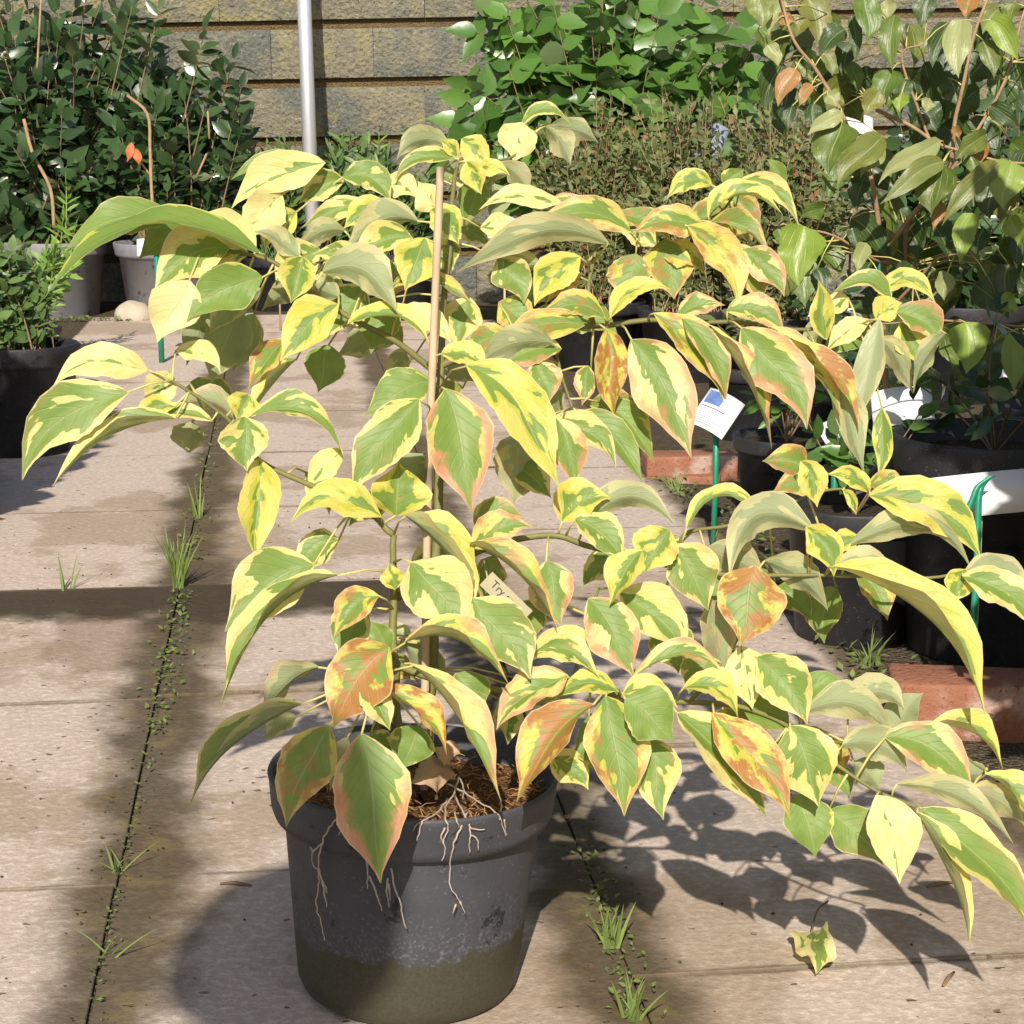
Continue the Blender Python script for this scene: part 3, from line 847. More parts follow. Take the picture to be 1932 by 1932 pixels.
for ln in LEAVES.strip().split('\n'):
    q = ln.split(); n = [float(x) for x in q[:6]]
    a_, f_ = float(q[7]), float(q[8])
    if 40 <= a_ <= 62 and f_ >= 24: a_, f_ = a_ + 10, f_ + 15
    add_leaf(*n, q[6], a_, f_, float(q[9]), parent=root, att=BP)
# inner leaves half hidden between the tiers
for i in range(62):
    p = rs.choice(BP[30:]); u, v, d = proj(p)
    u += rs.uniform(-50, 50); v += rs.uniform(-30, 30); an = rs.uniform(-.5, 3.6); L = rs.uniform(70, 120)
    if not (0 < u < 1900): continue
    add_leaf(u, v, u + math.cos(an) * L, v + abs(math.sin(an)) * L * .8 + 15, L * .55, (d - POTD) * 100 + rs.uniform(5, 15), rs.choice('ggddvu'), rs.choice([10, 20, 150]), 18, .12, parent=root, att=BP)
print('hero leaves', LEAFN[0])
# things on the compost and the dry roots over the rim
def T2(z_x, z_y):           # coordinates read off the enlarged pot picture -> picture units
    return (780 + z_x * .4658) / 1.6149, (2200 + z_y * .4658) / 1.6149
def on_pot(u, v, lift=.0015):
    # point on the outside of the pot along the view ray, found by marching
    r_ = ray(u, v); inv = TILT.inverted(); d = 1.6
    while d < 2.1:
        q = inv @ (CAM + r_ * d); rad = math.hypot(q.x, q.y)
        lim = .1405 if q.z > H - .043 else .1115 + (.1235 - .1115) * max(0, min(1, (q.z - .05) / (H - .098)))
        if q.z <= H + .002 and rad <= lim + lift: return CAM + r_ * d
        if q.z <= H - .018 and rad < .13: return CAM + r_ * d
        d += .001
    return P(u, v, POTD - .1)
ROOTS = [
 [(590, 565), (545, 625), (480, 690), (440, 770), (415, 850), (405, 950), (412, 1040), (395, 1140), (400, 1230), (430, 1310), (448, 1430)],
 [(430, 790), (375, 850), (370, 920), (410, 970)], [(375, 850), (360, 815)], [(405, 950), (440, 1040), (465, 1120)], [(430, 1040), (450, 1130), (460, 1205)],
 [(570, 610), (560, 680), (545, 740)], [(1330, 360), (1290, 480), (1245, 540), (1240, 640), (1260, 690), (1225, 770), (1240, 830), (1215, 905)],
 [(1240, 690), (1210, 750), (1225, 800)], [(1255, 500), (1180, 600), (1085, 650), (1025, 710)], [(1085, 655), (1065, 720), (1050, 780)],
 [(1390, 580), (1340, 700), (1285, 820), (1270, 950), (1275, 1080), (1330, 1170), (1370, 1260)], [(1330, 1170), (1350, 1210)], [(1310, 1190), (1285, 1250)],
 [(1300, 480), (1360, 590), (1400, 700), (1400, 780), (1400, 860)], [(1395, 690), (1445, 700), (1495, 705)], [(1400, 735), (1445, 765), (1455, 835)],
 [(1300, 580), (1310, 640), (1320, 690)], [(1200, 390), (1330, 440), (1450, 520), (1590, 610), (1610, 690), (1640, 760)], [(1600, 500), (1605, 570), (1590, 640)],
 [(1620, 640), (1625, 700), (1640, 740)], [(720, 880), (730, 990), (725, 1090)], [(740, 1000), (790, 1130), (825, 1235)], [(880, 960), (910, 1090), (945, 1180), (960, 1270), (985, 1350)],
 [(860, 1020), (855, 1120), (865, 1210)], [(1330, 360), (1360, 430), (1350, 500)], [(870, 1050), (875, 1160)],
]
mb = MB()
for r_ in ROOTS:
    pts = spline([on_pot(*T2(*q)) for q in r_], 4); n = len(pts)
    pts = [p + Vector((mnoise.noise(p * 180), -abs(mnoise.noise(p * 150)) * 1.2, mnoise.noise(p * 170))) * .0016 for p in pts]
    mb.tube(pts, [.0011 - .0006 * i / (n - 1) for i in range(n)], 5)
mb.build('dry_roots', M['root'], root)
# dry curled leaf lying on the compost
me = leaf_mesh(P(860, 1462, 1.80), P(825, 1440, 1.79), P(770, 1478, 1.775), .045, R(25), R(-30), (.0, 1.0, .3, .1), 9001, 1, wav=2.2)
link('dry_leaf', me, [M['dryleaf'], M['dryleaf']], root)
me = leaf_mesh(P(842, 1398, 1.80), P(850, 1420, 1.79), P(838, 1446, 1.785), .024, R(5), R(12), (.3, .2, .3, .9), 9002, 1, wav=2)
link('dry_leaf', me, [M['dryleaf'], M['dryleaf']], root)

# care tag half hidden among the lower leaves
tagroot = empty('care_tag', P(950, 1125, POTD - .085), 'small beige care tag with dark lettering tucked between the lower leaves of the variegated shrub', 'tag')
tc = P(955, 1128, POTD - .085); ang = R(-44)
ex = (rgt * math.cos(ang) + upv * math.sin(ang)); ey = (-rgt * math.sin(ang) + upv * math.cos(ang)); ez = ex.cross(ey)
mb = MB(); hw, hh = .026, .0085
cs = [tc + ex * sx * hw + ey * sy * hh + ez * zz for zz in (-.0006, .0) for sx, sy in ((-1, -1), (1, -1), (1, 1), (-1, 1))]
mb.add(cs, [(4, 5, 6, 7), (3, 2, 1, 0), (0, 1, 5, 4), (1, 2, 6, 5), (2, 3, 7, 6), (3, 0, 4, 7)])
M['tagstock'] = simple('beige_tag_stock', (.34, .30, .19), .5, .4, .15, 30, bump=.03)
mb.build('card', M['tagstock'], tagroot, smooth=False)
fc = bpy.data.curves.new('lettering', 'FONT'); fc.body = "Try sn"; fc.size = .0105; fc.extrude = .0001
fo = bpy.data.objects.new('tmp_text', fc); COL.objects.link(fo)
bpy.context.view_layer.update()
tm = bpy.data.meshes.new_from_object(fo); bpy.data.objects.remove(fo)
MX = Matrix((ex, ey, ez)).transposed().to_4x4(); MX.translation = tc + ex * (-.019) + ey * (-.002) + ez * .0004
tm.transform(MX); link('lettering', tm, M['ink'], tagroot, smooth=False)
mb = MB(); mb.tube([tc - ex * hw * .9, tc - ex * hw * 1.1 + Vector((0, .02, .01)), P(900, 1100, POTD - .055), P(860, 1060, POTD - .05)], .0009, 5); mb.build('strap', M['tagstock'], tagroot)

# ------------------------------------------------------------------ generic pot
def pot(name, base, r, h, mat, parent=None, rim=.1, soil=True):
    mb = MB(); b = Vector(base)
    pr = [(.0, .004), (r * .74, .0), (r * .79, .008), (r * .93, h * .82), (r * .99, h * .83), (r * 1.0, h * .86), (r * 1.03, h * .985), (r * 1.02, h), (r * .985, h), (r * .96, h * .97), (r * .93, h * .88), (0, h * .86)]
    mb.lathe(pr, 40, 0, b); o = mb.build(name, mat, parent)
    if soil:
        m2 = MB(); m2.lathe([(0, h * .915), (r * .4, h * .922), (r * .75, h * .905), (r * .95, h * .9)], 28, 0, b); m2.build('soil', M['darksoil'], parent)
    return o

# ------------------------------------------------------------------ small-leaf meshes and shrubs
def tiny_leaf(kind, seed):
    r_ = random.Random(seed); vs = []; fs = []
    if kind == 'tiny': tt = [0, .45, 1]; pf = [.12, 1, .05]
    elif kind == 'narrow': tt = [0, .3, .65, 1]; pf = [.08, .85, .75, .03]
    elif kind == 'heart': tt = [0, .1, .3, .55, .78, 1]; pf = [.1, .66, 1, .84, .38, .02]
    else: tt = [0, .2, .45, .72, 1]; pf = [.08, .78, 1, .72, .04]
    wd = {'tiny': .55, 'narrow': .26, 'heart': .62, 'oval': .5}[kind] * r_.uniform(.9, 1.1)
    fold = r_.uniform(.08, .35); droop = r_.uniform(.05, .45)
    for t, p in zip(tt, pf):
        z = -droop * t * t * .5
        for s in (-1, 0, 1): vs.append((s * p * wd * .5, t, z + abs(s) * p * wd * .5 * fold))
    for i in range(len(tt) - 1):
        for j in range(2): fs.append((i * 3 + j, i * 3 + j + 1, (i + 1) * 3 + j + 1, (i + 1) * 3 + j))
    return vs, fs
class Shrub:
    def __init__(s, parent, kind, mat, length, seed, cap=300):
        s.parent = parent; s.mat = mat; s.L = length; s.rs = random.Random(seed); s.items = []; s.mb = MB(); s.cap = cap
        s.var = [tiny_leaf(kind, seed + i) for i in range(4)]
        s.me = []
        for v, f in s.var:
            me = bpy.data.meshes.new('leaf'); me.from_pydata(v, [], f); me.materials.append(mat); me.polygons.foreach_set('use_smooth', [True] * len(f)); s.me.append(me)
    def leaf(s, p, d, up=None, L=None):
        rs = s.rs; d = d.normalized(); n = (up if up is not None else Vector((rs.uniform(-.8, .8), rs.uniform(-1.4, .3), rs.uniform(.0, 1.0))))
        x = d.cross(n); x = x.normalized() if x.length > 1e-4 else d.orthogonal().normalized(); n = x.cross(d)
        L = (L or s.L) * rs.uniform(.7, 1.2)
        m = Matrix((x * L, d * L, n * L)).transposed().to_4x4(); m.translation = p
        s.items.append((m, rs.randrange(4)))
    def shoot(s, a, b, r0=.004, r1=.0015, f0=.3, n=10, pair=True, droop=.0, spread=1.0, bend=.15, tip=True):
        rs = s.rs; a = Vector(a); b = Vector(b); L = (b - a).length
        mid = (a + b) * .5 + Vector((rs.uniform(-1, 1), rs.uniform(-1, 1), rs.uniform(0, 1))) * L * bend
        pts = [a * (1 - t) ** 2 + mid * 2 * t * (1 - t) + b * t * t for t in [i / 8 for i in range(9)]]
        s.mb.tube(pts, [r0 + (r1 - r0) * i / 8 for i in range(9)], 4, cap=False)
        for i in range(n):
            t = f0 + (1 - f0) * (i + rs.random() * .5) / n; t = min(t, 1)
            p = a * (1 - t) ** 2 + mid * 2 * t * (1 - t) + b * t * t
            T = ((mid - a) * (1 - t) + (b - mid) * t).normalized()
            o = T.orthogonal().normalized(); o.rotate(Matrix.Rotation(rs.uniform(0, 6.28), 3, T))
            for sg in ((1, -1) if pair else (1,)):
                s.leaf(p, o * sg * spread + T * rs.uniform(.3, .9) + Vector((0, 0, -droop * rs.uniform(.5, 1.3))))
        if tip:
            s.leaf(b, (b - mid) + Vector((0, 0, -droop * .5 * L)))
    def finish(s, stem_mat, stem_name='stems'):
        if s.mb.v: s.mb.build(stem_name, stem_mat, s.parent)
        def rank(it):
            u, v, d = proj(it[0].translation)
            if d < .1: return 1e9
            return d + (0 if -20 < u < 1950 and -20 < v < 1950 else 50)
        s.items.sort(key=rank)
        inv = Matrix.Translation(-Vector(s.parent.location))
        for m, k in s.items[:s.cap]:
            o = bpy.data.objects.new('leaf', s.me[k]); COL.objects.link(o); o.parent = s.parent; o.matrix_parent_inverse = inv; o.matrix_basis = m
        rest = s.items[s.cap:]
        if rest:
            mb = MB()
            for m, k in rest:
                v, f = s.var[k]; mb.add([m @ Vector(x) for x in v], f)
            tag(mb.build('leaf_mass', s.mat, s.parent), kind='stuff')
def inell(rs, u, v, ru, rv, d, rd):
    while True:
        a, b, c = rs.uniform(-1, 1), rs.uniform(-1, 1), rs.uniform(-1, 1)
        if a * a + b * b + c * c < 1: return P(u + a * ru, v + b * rv, d + c * rd)

# two big tubs with dark glossy shrubs at the back left
def tub(u0, u1, vb, label, hgt):
    g = G((u0 + u1) / 2, vb); d = proj(g)[2]; r = px((u1 - u0) / 2, d) / 1.0
    base = g + Vector((0, r * .8, -.02)); e = empty('potted_evergreen', base, label, 'potted plant'); pot('tub', base, r, hgt, M['greypot'], e); return e, base, d, r
e1, b1, d1, r1 = tub(-6, 190, 598, 'dark glossy evergreen in a grey tub left of the green-staked label', .335)
S = Shrub(e1, 'oval', M['camellia'], .11, 31)
for i in range(190):
    t = inell(S.rs, 100, 215, 235, 262, d1 + .15, .38)
    if t.z < b1.z + .33: t.z = b1.z + .33 + S.rs.uniform(0, .1)
    S.shoot(b1 + Vector((S.rs.uniform(-.12, .12), S.rs.uniform(-.12, .12), .3)), t, .006, .002, .40, 8, True, .2, bend=.1)
S.finish(M['bark'])
for pts, rr in (([(45, 225), (62, 290), (95, 356), (102, 430)], 5), ([(78, -10), (74, 60), (70, 130)], 3)):
    mb = MB(); mb.tube(spline([P(u, v, d1 - .12) for u, v in pts], 4), px(rr * .7, d1), 7); mb.build('bare_stem', M['tan_bark'], e1)
e2, b2, d2, r2 = tub(206, 420, 602, 'dark glossy evergreen in a grey tub with an arching bare stem beside the steel pole', .335)
S = Shrub(e2, 'oval', M['camellia'], .105, 41)
for i in range(125):
    t = inell(S.rs, 320, 285, 150, 175, d2 + .25, .3)
    S.shoot(b2 + Vector((S.rs.uniform(-.1, .1), S.rs.uniform(-.1, .1), .3)), t, .006, .002, .42, 7, True, .15, bend=.1)
for (u, v) in ((385, 60), (440, 110), (455, 165), (300, 20), (250, 10), (405, 125), (455, 240)):
    S.shoot(P(u - 40, v + 170, d2), P(u, v, d2 - .05), .004, .0015, .4, 6, True, .1, bend=.03)
S.finish(M['bark'])
for pts, rr in (([(240, 180), (278, 215), (283, 280), (285, 340), (290, 420)], 4.5), ([(262, 302), (283, 330)], 3), ([(390, 290), (370, 335)], 3), ([(392, 210), (395, 262)], 3)):
    mb = MB(); mb.tube(spline([P(u, v, d2 - .13) for u, v in pts], 4), px(rr * .7, d2), 7); mb.build('bare_stem', M['tan_bark'], e2)
for i, (bu, bv, tu, tv) in enumerate(((248, 268, 240, 306), (255, 280, 262, 312))):
    me = leaf_mesh(P(bu, bv, d2 - .2), P((bu + tu) / 2 + 3, (bv + tv) / 2, d2 - .22), P(tu, tv, d2 - .2), px(17, d2), R(10), R(20), (0, 0, 0, 0), 9100 + i, 1, nl=8, nw=2)
    link('rust_leaf', me, [M['rustleaf'], M['rustleaf']], e2)
# rounded stone by the tub and small weeds
g = G(250, 604); dS = proj(g)[2]
bm = bmesh.new(); bmesh.ops.create_icosphere(bm, subdivisions=3, radius=1)
for v in bm.verts:
    n = mnoise.noise(v.co * 1.3); v.co = Vector((v.co.x * (px(38, dS) + .01 * n), v.co.y * .09, max(-.2, v.co.z) * (px(32, dS) + .02 * n)))
me = bpy.data.meshes.new('stone'); bm.to_mesh(me); bm.free()
o = link('stone', me, M['stone']); o.location = g + Vector((0, .05, .005)); tag(o, 'pale rounded stone on the ground at the foot of the grey tub', 'stone')

# left edge: lighter shrubs in black pots
def potted(name, u, vb, r, h, label, cat='potted plant', mat='blackpot', group=None):
    g = G(u, vb); base = g + Vector((0, r * .8, -.012)); e = empty(name, base, label, cat, group); pot('pot', base, r, h, M[mat], e); return e, base, proj(base)[2]
e, b, d = potted('potted_shrub', 20, 865, .15, .29, 'small-leaved green shrub in a black pot at the left edge of the paving')
S = Shrub(e, 'oval', M['lowgreen'], .042, 51)
for i in range(110):
    t = inell(S.rs, 5, 560, 95, 120, d - .02, .14)
    S.shoot(b + Vector((S.rs.uniform(-.08, .08), S.rs.uniform(-.08, .08), .26)), t, .003, .001, .25, 9, True, .1, bend=.15)
S.finish(M['bark'])
e, b, d = potted('potted_shrub', -185, 1000, .17, .32, 'dark green shrub in a black pot mostly hidden beyond the left end of the paving')
S = Shrub(e, 'oval', M['camellia'], .05, 52, 120)
for i in range(40):
    t = inell(S.rs, -100, 640, 90, 160, d, .16)
    S.shoot(b + Vector((0, 0, .29)), t, .003, .001, .25, 8, True, .1)
S.finish(M['bark'])
e, b, d = potted('potted_shrub', 78, 745, .105, .16, 'low leafy plant spilling over a small black pot behind the left shrub')
S = Shrub(e, 'oval', M['lowgreen'], .036, 53)
for i in range(45):
    t = inell(S.rs, 55, 640, 52, 42, d - .03, .12)
    S.shoot(b + Vector((0, 0, .14)), t, .002, .001, .2, 8, True, .2)
S.finish(M['bark'])
e, b, d = potted('young_shoot_plant', 60, 690, .09, .14, 'bright green young shoots rising beside the big leaf in front of the grey tub', 'plant')
S = Shrub(e, 'narrow', M['shootgreen'], .062, 54)
for (u, v, u0, v0) in ((125, 352, 124, 440), (118, 420, 110, 500), (100, 470, 96, 540), (60, 500, 75, 570), (140, 440, 128, 520)):
    S.shoot(P(u0, v0, d), P(u, v, d), .004, .002, .0, 7, True, 0, .9, .03)
for i in range(20):
    S.shoot(b + Vector((0, 0, .12)), inell(S.rs, 95, 500, 45, 40, d, .1), .003, .001, .4, 6, True, .1)
S.finish(M['shootgreen'])

# low plants along the wall
for i, (u, v, ru, rv, vb, lab) in enumerate(((520, 330, 95, 75, 585, 'low narrow-leaved green plant in a pot left of the pole foot'), (660, 320, 80, 70, 580, 'low narrow-leaved green plant in a pot right of the pole foot'),
                                        (760, 370, 80, 60, 575, 'low narrow-leaved green plant behind the tip of the bamboo cane'))):
    e, b, d = potted('low_bedding_plant', u, vb, .15, .24, lab, 'plant')
    S = Shrub(e, 'narrow', M['lowgreen'], .075, 60 + i, 300)
    for j in range(60):
        S.shoot(b + Vector((S.rs.uniform(-.1, .1), S.rs.uniform(-.08, .08), .22)), inell(S.rs, u, v, ru, rv, d, .2), .003, .001, .3, 8, True, -.05, .8)
    S.finish(M['lowgreen'])
e, b, d = potted('tall_weed_plant', 722, 575, .09, .16, 'single upright leafy shoot in front of the wall right of the pole', 'plant')
S = Shrub(e, 'narrow', M['shootgreen'], .06, 66)
S.shoot(b + Vector((0, 0, .14)), P(715, 238, d), .004, .002, .3, 18, True, 0, .8, .02); S.shoot(P(690, 330, d), P(690, 270, d), .003, .002, .0, 7, True, 0, .8, .02)
S.finish(M['shootgreen'])

# big fresh-green shrub in the middle
e, b, d = potted('green_leafed_shrub', 1150, 655, .19, .30, 'tall shrub with fresh green pointed leaves and reddish stems in front of the wall', 'shrub')
S = Shrub(e, 'heart', M['viburnum'], .128, 71)
for i in range(120):
    t = inell(S.rs, 1165, 110, 300, 225, d + .05, .36)
    S.shoot(b + Vector((S.rs.uniform(-.12, .12), S.rs.uniform(-.12, .12), .27)), t, .005, .002, .38, 7, True, .75, 1.0, .06)
for (u, v) in ((900, 240), (930, 290), (890, 310), (980, 300), (1010, 260), (950, 330), (1030, 320), (885, 160), (880, 190), (870, 230), (800, 255), (900, 60), (940, 20), (850, 280)):
    S.shoot(P(u + 150, v + 120, d), P(u, v, d - .1), .004, .0015, .4, 5, True, .4, 1, .05)
S.finish(M['bark'])

# small-leaved brownish shrubs
for i, (u, v, ru, rv, vb, lab) in enumerate(((1130, 340, 130, 120, 700, 'dense tiny-leaved olive shrub standing under the fresh green shrub'), (1300, 350, 130, 170, 720, 'dense tiny-leaved shrub with a grey label among its brown shoots'),
                                        (1470, 370, 150, 200, 740, 'dense tiny-leaved shrub with upright russet shoots beside the dogwood'))):
    e, b, d = potted('tiny_leaved_shrub', u, vb, .16, .24, lab, 'shrub')
    DTS = d; print('tiny shrub depth', d)
    S = Shrub(e, 'tiny', M['box'], .030, 80 + i)
    for j in range(230):
        t = inell(S.rs, u, v, ru, rv, d, .24)
        if S.rs.random() < .3: t += Vector((0, 0, .08))
        S.shoot(b + Vector((S.rs.uniform(-.11, .11), S.rs.uniform(-.11, .11), .2)), t, .0022, .001, .12, 24, True, -.1, .9, .08)
    S.finish(M['tan_bark'])

# ------------------------------------------------------------------ green dogwood on the right
DD = 3.15
gb = G(1860, 1010); gb = Vector((gb.x, P(1860, 600, DD).y + .25, -.012))
dog = empty('potted_green_dogwood', gb, 'green dogwood with drooping red-tinged leaves in a black pot at the right', 'potted plant')
pot('pot', gb, .17, .30, M['blackpot'], dog)
DB = {
 'stem': ([(1672, 780, 30), (1666, 560, 20), (1655, 440, 14), (1640, 330, 10)], .010, .006),
 'b1': ([(1640, 330, 10), (1590, 210, 4), (1540, 120, 2), (1495, 60, 0), (1470, -20, 0)], .006, .003),
 'b2': ([(1666, 470, 16), (1790, 330, 6), (1808, 215, 2), (1832, 90, 0), (1862, -10, 0)], .007, .0035),
 'b3': ([(1655, 215, 6), (1720, 240, 4), (1790, 275, 2), (1880, 300, 0), (1960, 310, 0)], .005, .003),
 'b4': ([(1690, 500, 20), (1640, 480, 6), (1550, 440, 0), (1480, 415, -2)], .0045, .002),
 'b5': ([(1960, 612, 5), (1860, 614, 0), (1770, 610, -5), (1600, 608, -8)], .004, .002),
 'b6': ([(1700, 520, 24), (1720, 420, 14), (1810, 310, 4), (1890, 150, 2), (1930, 20, 0)], .006, .003),
 'b7': ([(1670, 600, 22), (1760, 500, 8), (1830, 480, 4), (1900, 400, 2)], .005, .002),
 'b8': ([(1790, 330, 6), (1700, 120, 4), (1740, 80, 2)], .004, .002),
}
DP = []
for key, (pts, r0, r1) in DB.items():
    w = spline([P(u, v, DD + d_ / 100) for u, v, d_ in pts], 5)
    if key == 'stem': w = [gb + Vector((-.05, -.02, .25))] + w
    n = len(w); mb = MB(); w = [p + Vector((mnoise.noise(p * 9), mnoise.noise(p * 9 + Vector((5, 0, 0))), mnoise.noise(p * 9 + Vector((0, 5, 0))))) * .012 for p in w]; mb.tube(w, [(r0 + (r1 - r0) * i / (n - 1)) * .68 for i in range(n)], 7); mb.build('branch', M['tan_bark'], dog); DP += w
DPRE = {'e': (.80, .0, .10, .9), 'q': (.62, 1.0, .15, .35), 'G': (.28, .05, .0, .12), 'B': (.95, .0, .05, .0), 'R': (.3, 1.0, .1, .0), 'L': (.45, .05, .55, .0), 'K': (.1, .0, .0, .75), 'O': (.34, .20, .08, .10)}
DL = """
1030 -20 1040 235 150 0 G
1150 0 1162 112 90 2 L
1200 85 1188 402 120 -2 G
952 88 976 362 74 4 K
420 -50 450 165 150 0 O
566 -10 488 202 84 2 L
538 98 644 124 70 1 R
640 388 540 604 115 -3 R
732 478 656 604 64 0 R
1582 108 1562 442 150 -2 L
1500 128 1415 384 130 4 K
1738 108 1902 345 134 -2 B
1700 228 1762 446 104 0 G
1182 396 1136 606 156 -2 G
1114 516 1040 655 124 -3 O
904 640 706 768 90 -4 L
905 690 830 990 236 -3 G
1132 768 876 1068 156 -6 O
1134 812 1006 1006 112 0 L
1462 796 1106 1048 108 -4 L
1482 916 1116 1156 116 -6 O
1460 932 1410 1216 215 -4 G
1792 926 1466 1280 116 -6 O
1722 758 1546 905 116 -3 G
1740 598 1906 738 108 0 K
1650 796 1690 926 118 0 R
1540 714 1562 784 56 0 R
1866 916 1818 1188 206 -5 B
1642 1206 1568 1496 124 -6 B
1852 1224 1912 1396 108 -4 B
690 1280 660 1628 236 -8 B
806 1176 664 1232 96 -3 G
540 1290 562 1404 70 0 G
1042 1376 988 1546 86 0 L
960 1290 982 1424 70 2 K
1482 1156 1418 1304 66 0 R
1262 444 1238 644 106 3 K
1500 438 1562 604 164 4 K
1344 618 1434 744 190 6 K
1240 530 1228 636 94 -1 B
622 596 598 746 66 0 K
742 586 740 726 106 2 K
818 536 874 604 94 -1 L
1602 1822 1604 2118 206 -9 B
1902 1880 1878 2226 130 -9 B
1762 1950 1740 2152 106 0 K
700 100 640 210 100 3 O
480 250 540 380 90 2 L
800 300 850 430 80 2 O
1400 -20 1350 160 120 2 K
1640 -30 1600 100 120 1 R
1880 20 1860 120 110 1 G
1300 1500 1250 1640 150 2 K
1700 1300 1660 1450 140 3 K
1850 1500 1820 1700 160 2 K
1120 1560 1090 1650 90 3 L
760 1520 800 1700 110 2 K
1500 1540 1480 1700 110 3 L
1720 1560 1780 1700 120 3 K
1880 1690 1800 1760 120 -3 B
1400 560 1380 640 70 2 L
1760 1030 1740 1240 180 5 K
1620 1040 1650 1200 150 6 K
"""
for ln in DL.strip().split('\n'):
    q = ln.split(); n = [float(x) for x in q[:6]]
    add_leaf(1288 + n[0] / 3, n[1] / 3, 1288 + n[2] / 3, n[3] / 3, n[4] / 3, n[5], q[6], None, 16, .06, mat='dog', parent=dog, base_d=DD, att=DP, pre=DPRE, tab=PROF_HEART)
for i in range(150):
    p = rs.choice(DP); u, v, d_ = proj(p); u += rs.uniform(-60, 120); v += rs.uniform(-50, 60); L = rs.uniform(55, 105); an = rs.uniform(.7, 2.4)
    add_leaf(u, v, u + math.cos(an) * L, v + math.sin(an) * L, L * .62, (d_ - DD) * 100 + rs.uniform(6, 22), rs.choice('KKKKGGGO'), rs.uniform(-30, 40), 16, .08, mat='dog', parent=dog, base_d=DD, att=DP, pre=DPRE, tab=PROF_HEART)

# dark shrub added to darken the open gaps behind the dogwood
e, b, d = potted('dark_filler_shrub', 1830, 760, .19, .3, 'dense dark green shrub added to darken the gaps behind the green dogwood', 'shrub')
S = Shrub(e, 'oval', M['camellia'], .075, 91)
for i in range(170):
    S.shoot(b + Vector((S.rs.uniform(-.12, .12), S.rs.uniform(-.12, .12), .25)), inell(S.rs, 1850, 400, 240, 260, d, .25), .004, .0015, .3, 9, True, .2, 1, .1)
S.finish(M['bark'])
def shade_shrub(x, y, top, rad, label, seed, n=150):  # unseen shrubs added out of view to cast shade on pots and ground
    base = Vector((x, y, -.012)); e = empty('added_shade_shrub', base, label, 'potted plant'); pot('pot', base, .17, .3, M['blackpot'], e)
    S = Shrub(e, 'oval', M['viburnum'], .095, seed, 150)
    for i in range(n):
        a = S.rs.uniform(0, 6.28); r_ = rad * math.sqrt(S.rs.random()); t = base + Vector((math.cos(a) * r_, math.sin(a) * r_, S.rs.uniform(.45, top)))
        S.shoot(base + Vector((0, 0, .27)), t, .005, .0015, .3, 8, True, .2, 1, .1)
    S.finish(M['bark'])
shade_shrub(.86, 1.72, 1.45, .23, 'unseen leafy green shrub in a black pot added nearer than the front brick to shade the right-hand pots', 201)
shade_shrub(.93, 2.32, 1.25, .23, 'unseen leafy green shrub in a black pot added right of the front brick to shade the right-hand pots', 202)
shade_shrub(-1.38, 3.35, 1.15, .24, 'unseen leafy green shrub in a black pot added nearer than the edge shrub to shade the left-hand pots', 203)

# ------------------------------------------------------------------ black pots, bricks on the right
def right_pot(u, vb, r, h, label, fol=None, seed=0):
    e, b, d = potted('potted_seedling', u, vb, r, h, label)
    S = Shrub(e, 'oval', M['viburnum' if fol is None else fol], .05, 300 + seed, 120)
    for i in range(7):
        S.shoot(b + Vector((0, 0, h * .9)), b + Vector((S.rs.uniform(-r, r), S.rs.uniform(-r, r), h + S.rs.uniform(.06, .2))), .0025, .001, .4, 4, True, .3)
    S.finish(M['bark']); return e, b, d
right_pot(1492, 985, .115, .185, 'small green plant in a black pot directly behind the end of the far red brick', seed=1)
right_pot(1622, 1222, .115, .235, 'small green plant in a muddy black pot under the right-hand branch of the variegated shrub', seed=2)
right_pot(1895, 1255, .16, .36, 'big black tub with a shiny rim behind the white card on green ribbon', 'camellia', seed=3)
right_pot(1750, 1105, .13, .25, 'black pot with a short wooden cane standing between two other black pots', seed=4)
right_pot(1640, 900, .14, .22, 'black pot behind the arched white label', 'camellia', seed=5)
right_pot(1420, 830, .12, .2, 'black pot in the shade under the hanging pink-edged leaves', 'box', seed=6)
right_pot(2060, 1060, .16, .3, 'black pot beyond the big shiny-rimmed tub', 'camellia', seed=7)
right_pot(1560, 760, .13, .22, 'black pot at the back of the right-hand row under the dogwood', 'camellia', seed=8)
def brick(u, v, rot, z, label, up=.065, seed=0):
    me = bevel_box(.215, .1025, up, .006, 2, .003, random.Random(seed)); o = link('brick', me, M['brick'])
    g = G(u, v); o.location = (g.x, g.y, z + up / 2 - .004); o.rotation_euler = (0, 0, R(rot)); tag(o, label, 'brick'); return o
brick(1300, 896, 4, -.008, 'red brick lying flat at the paving edge below the text label', seed=1)
brick(1325, 893, 80, -.0725, 'lower red brick half sunk in the soil under another brick', seed=2).location.z = -.02
brick(1822, 1368, -8, -.008, 'weathered red brick beside the drooping tip of the long yellow leaf', .085, seed=3)

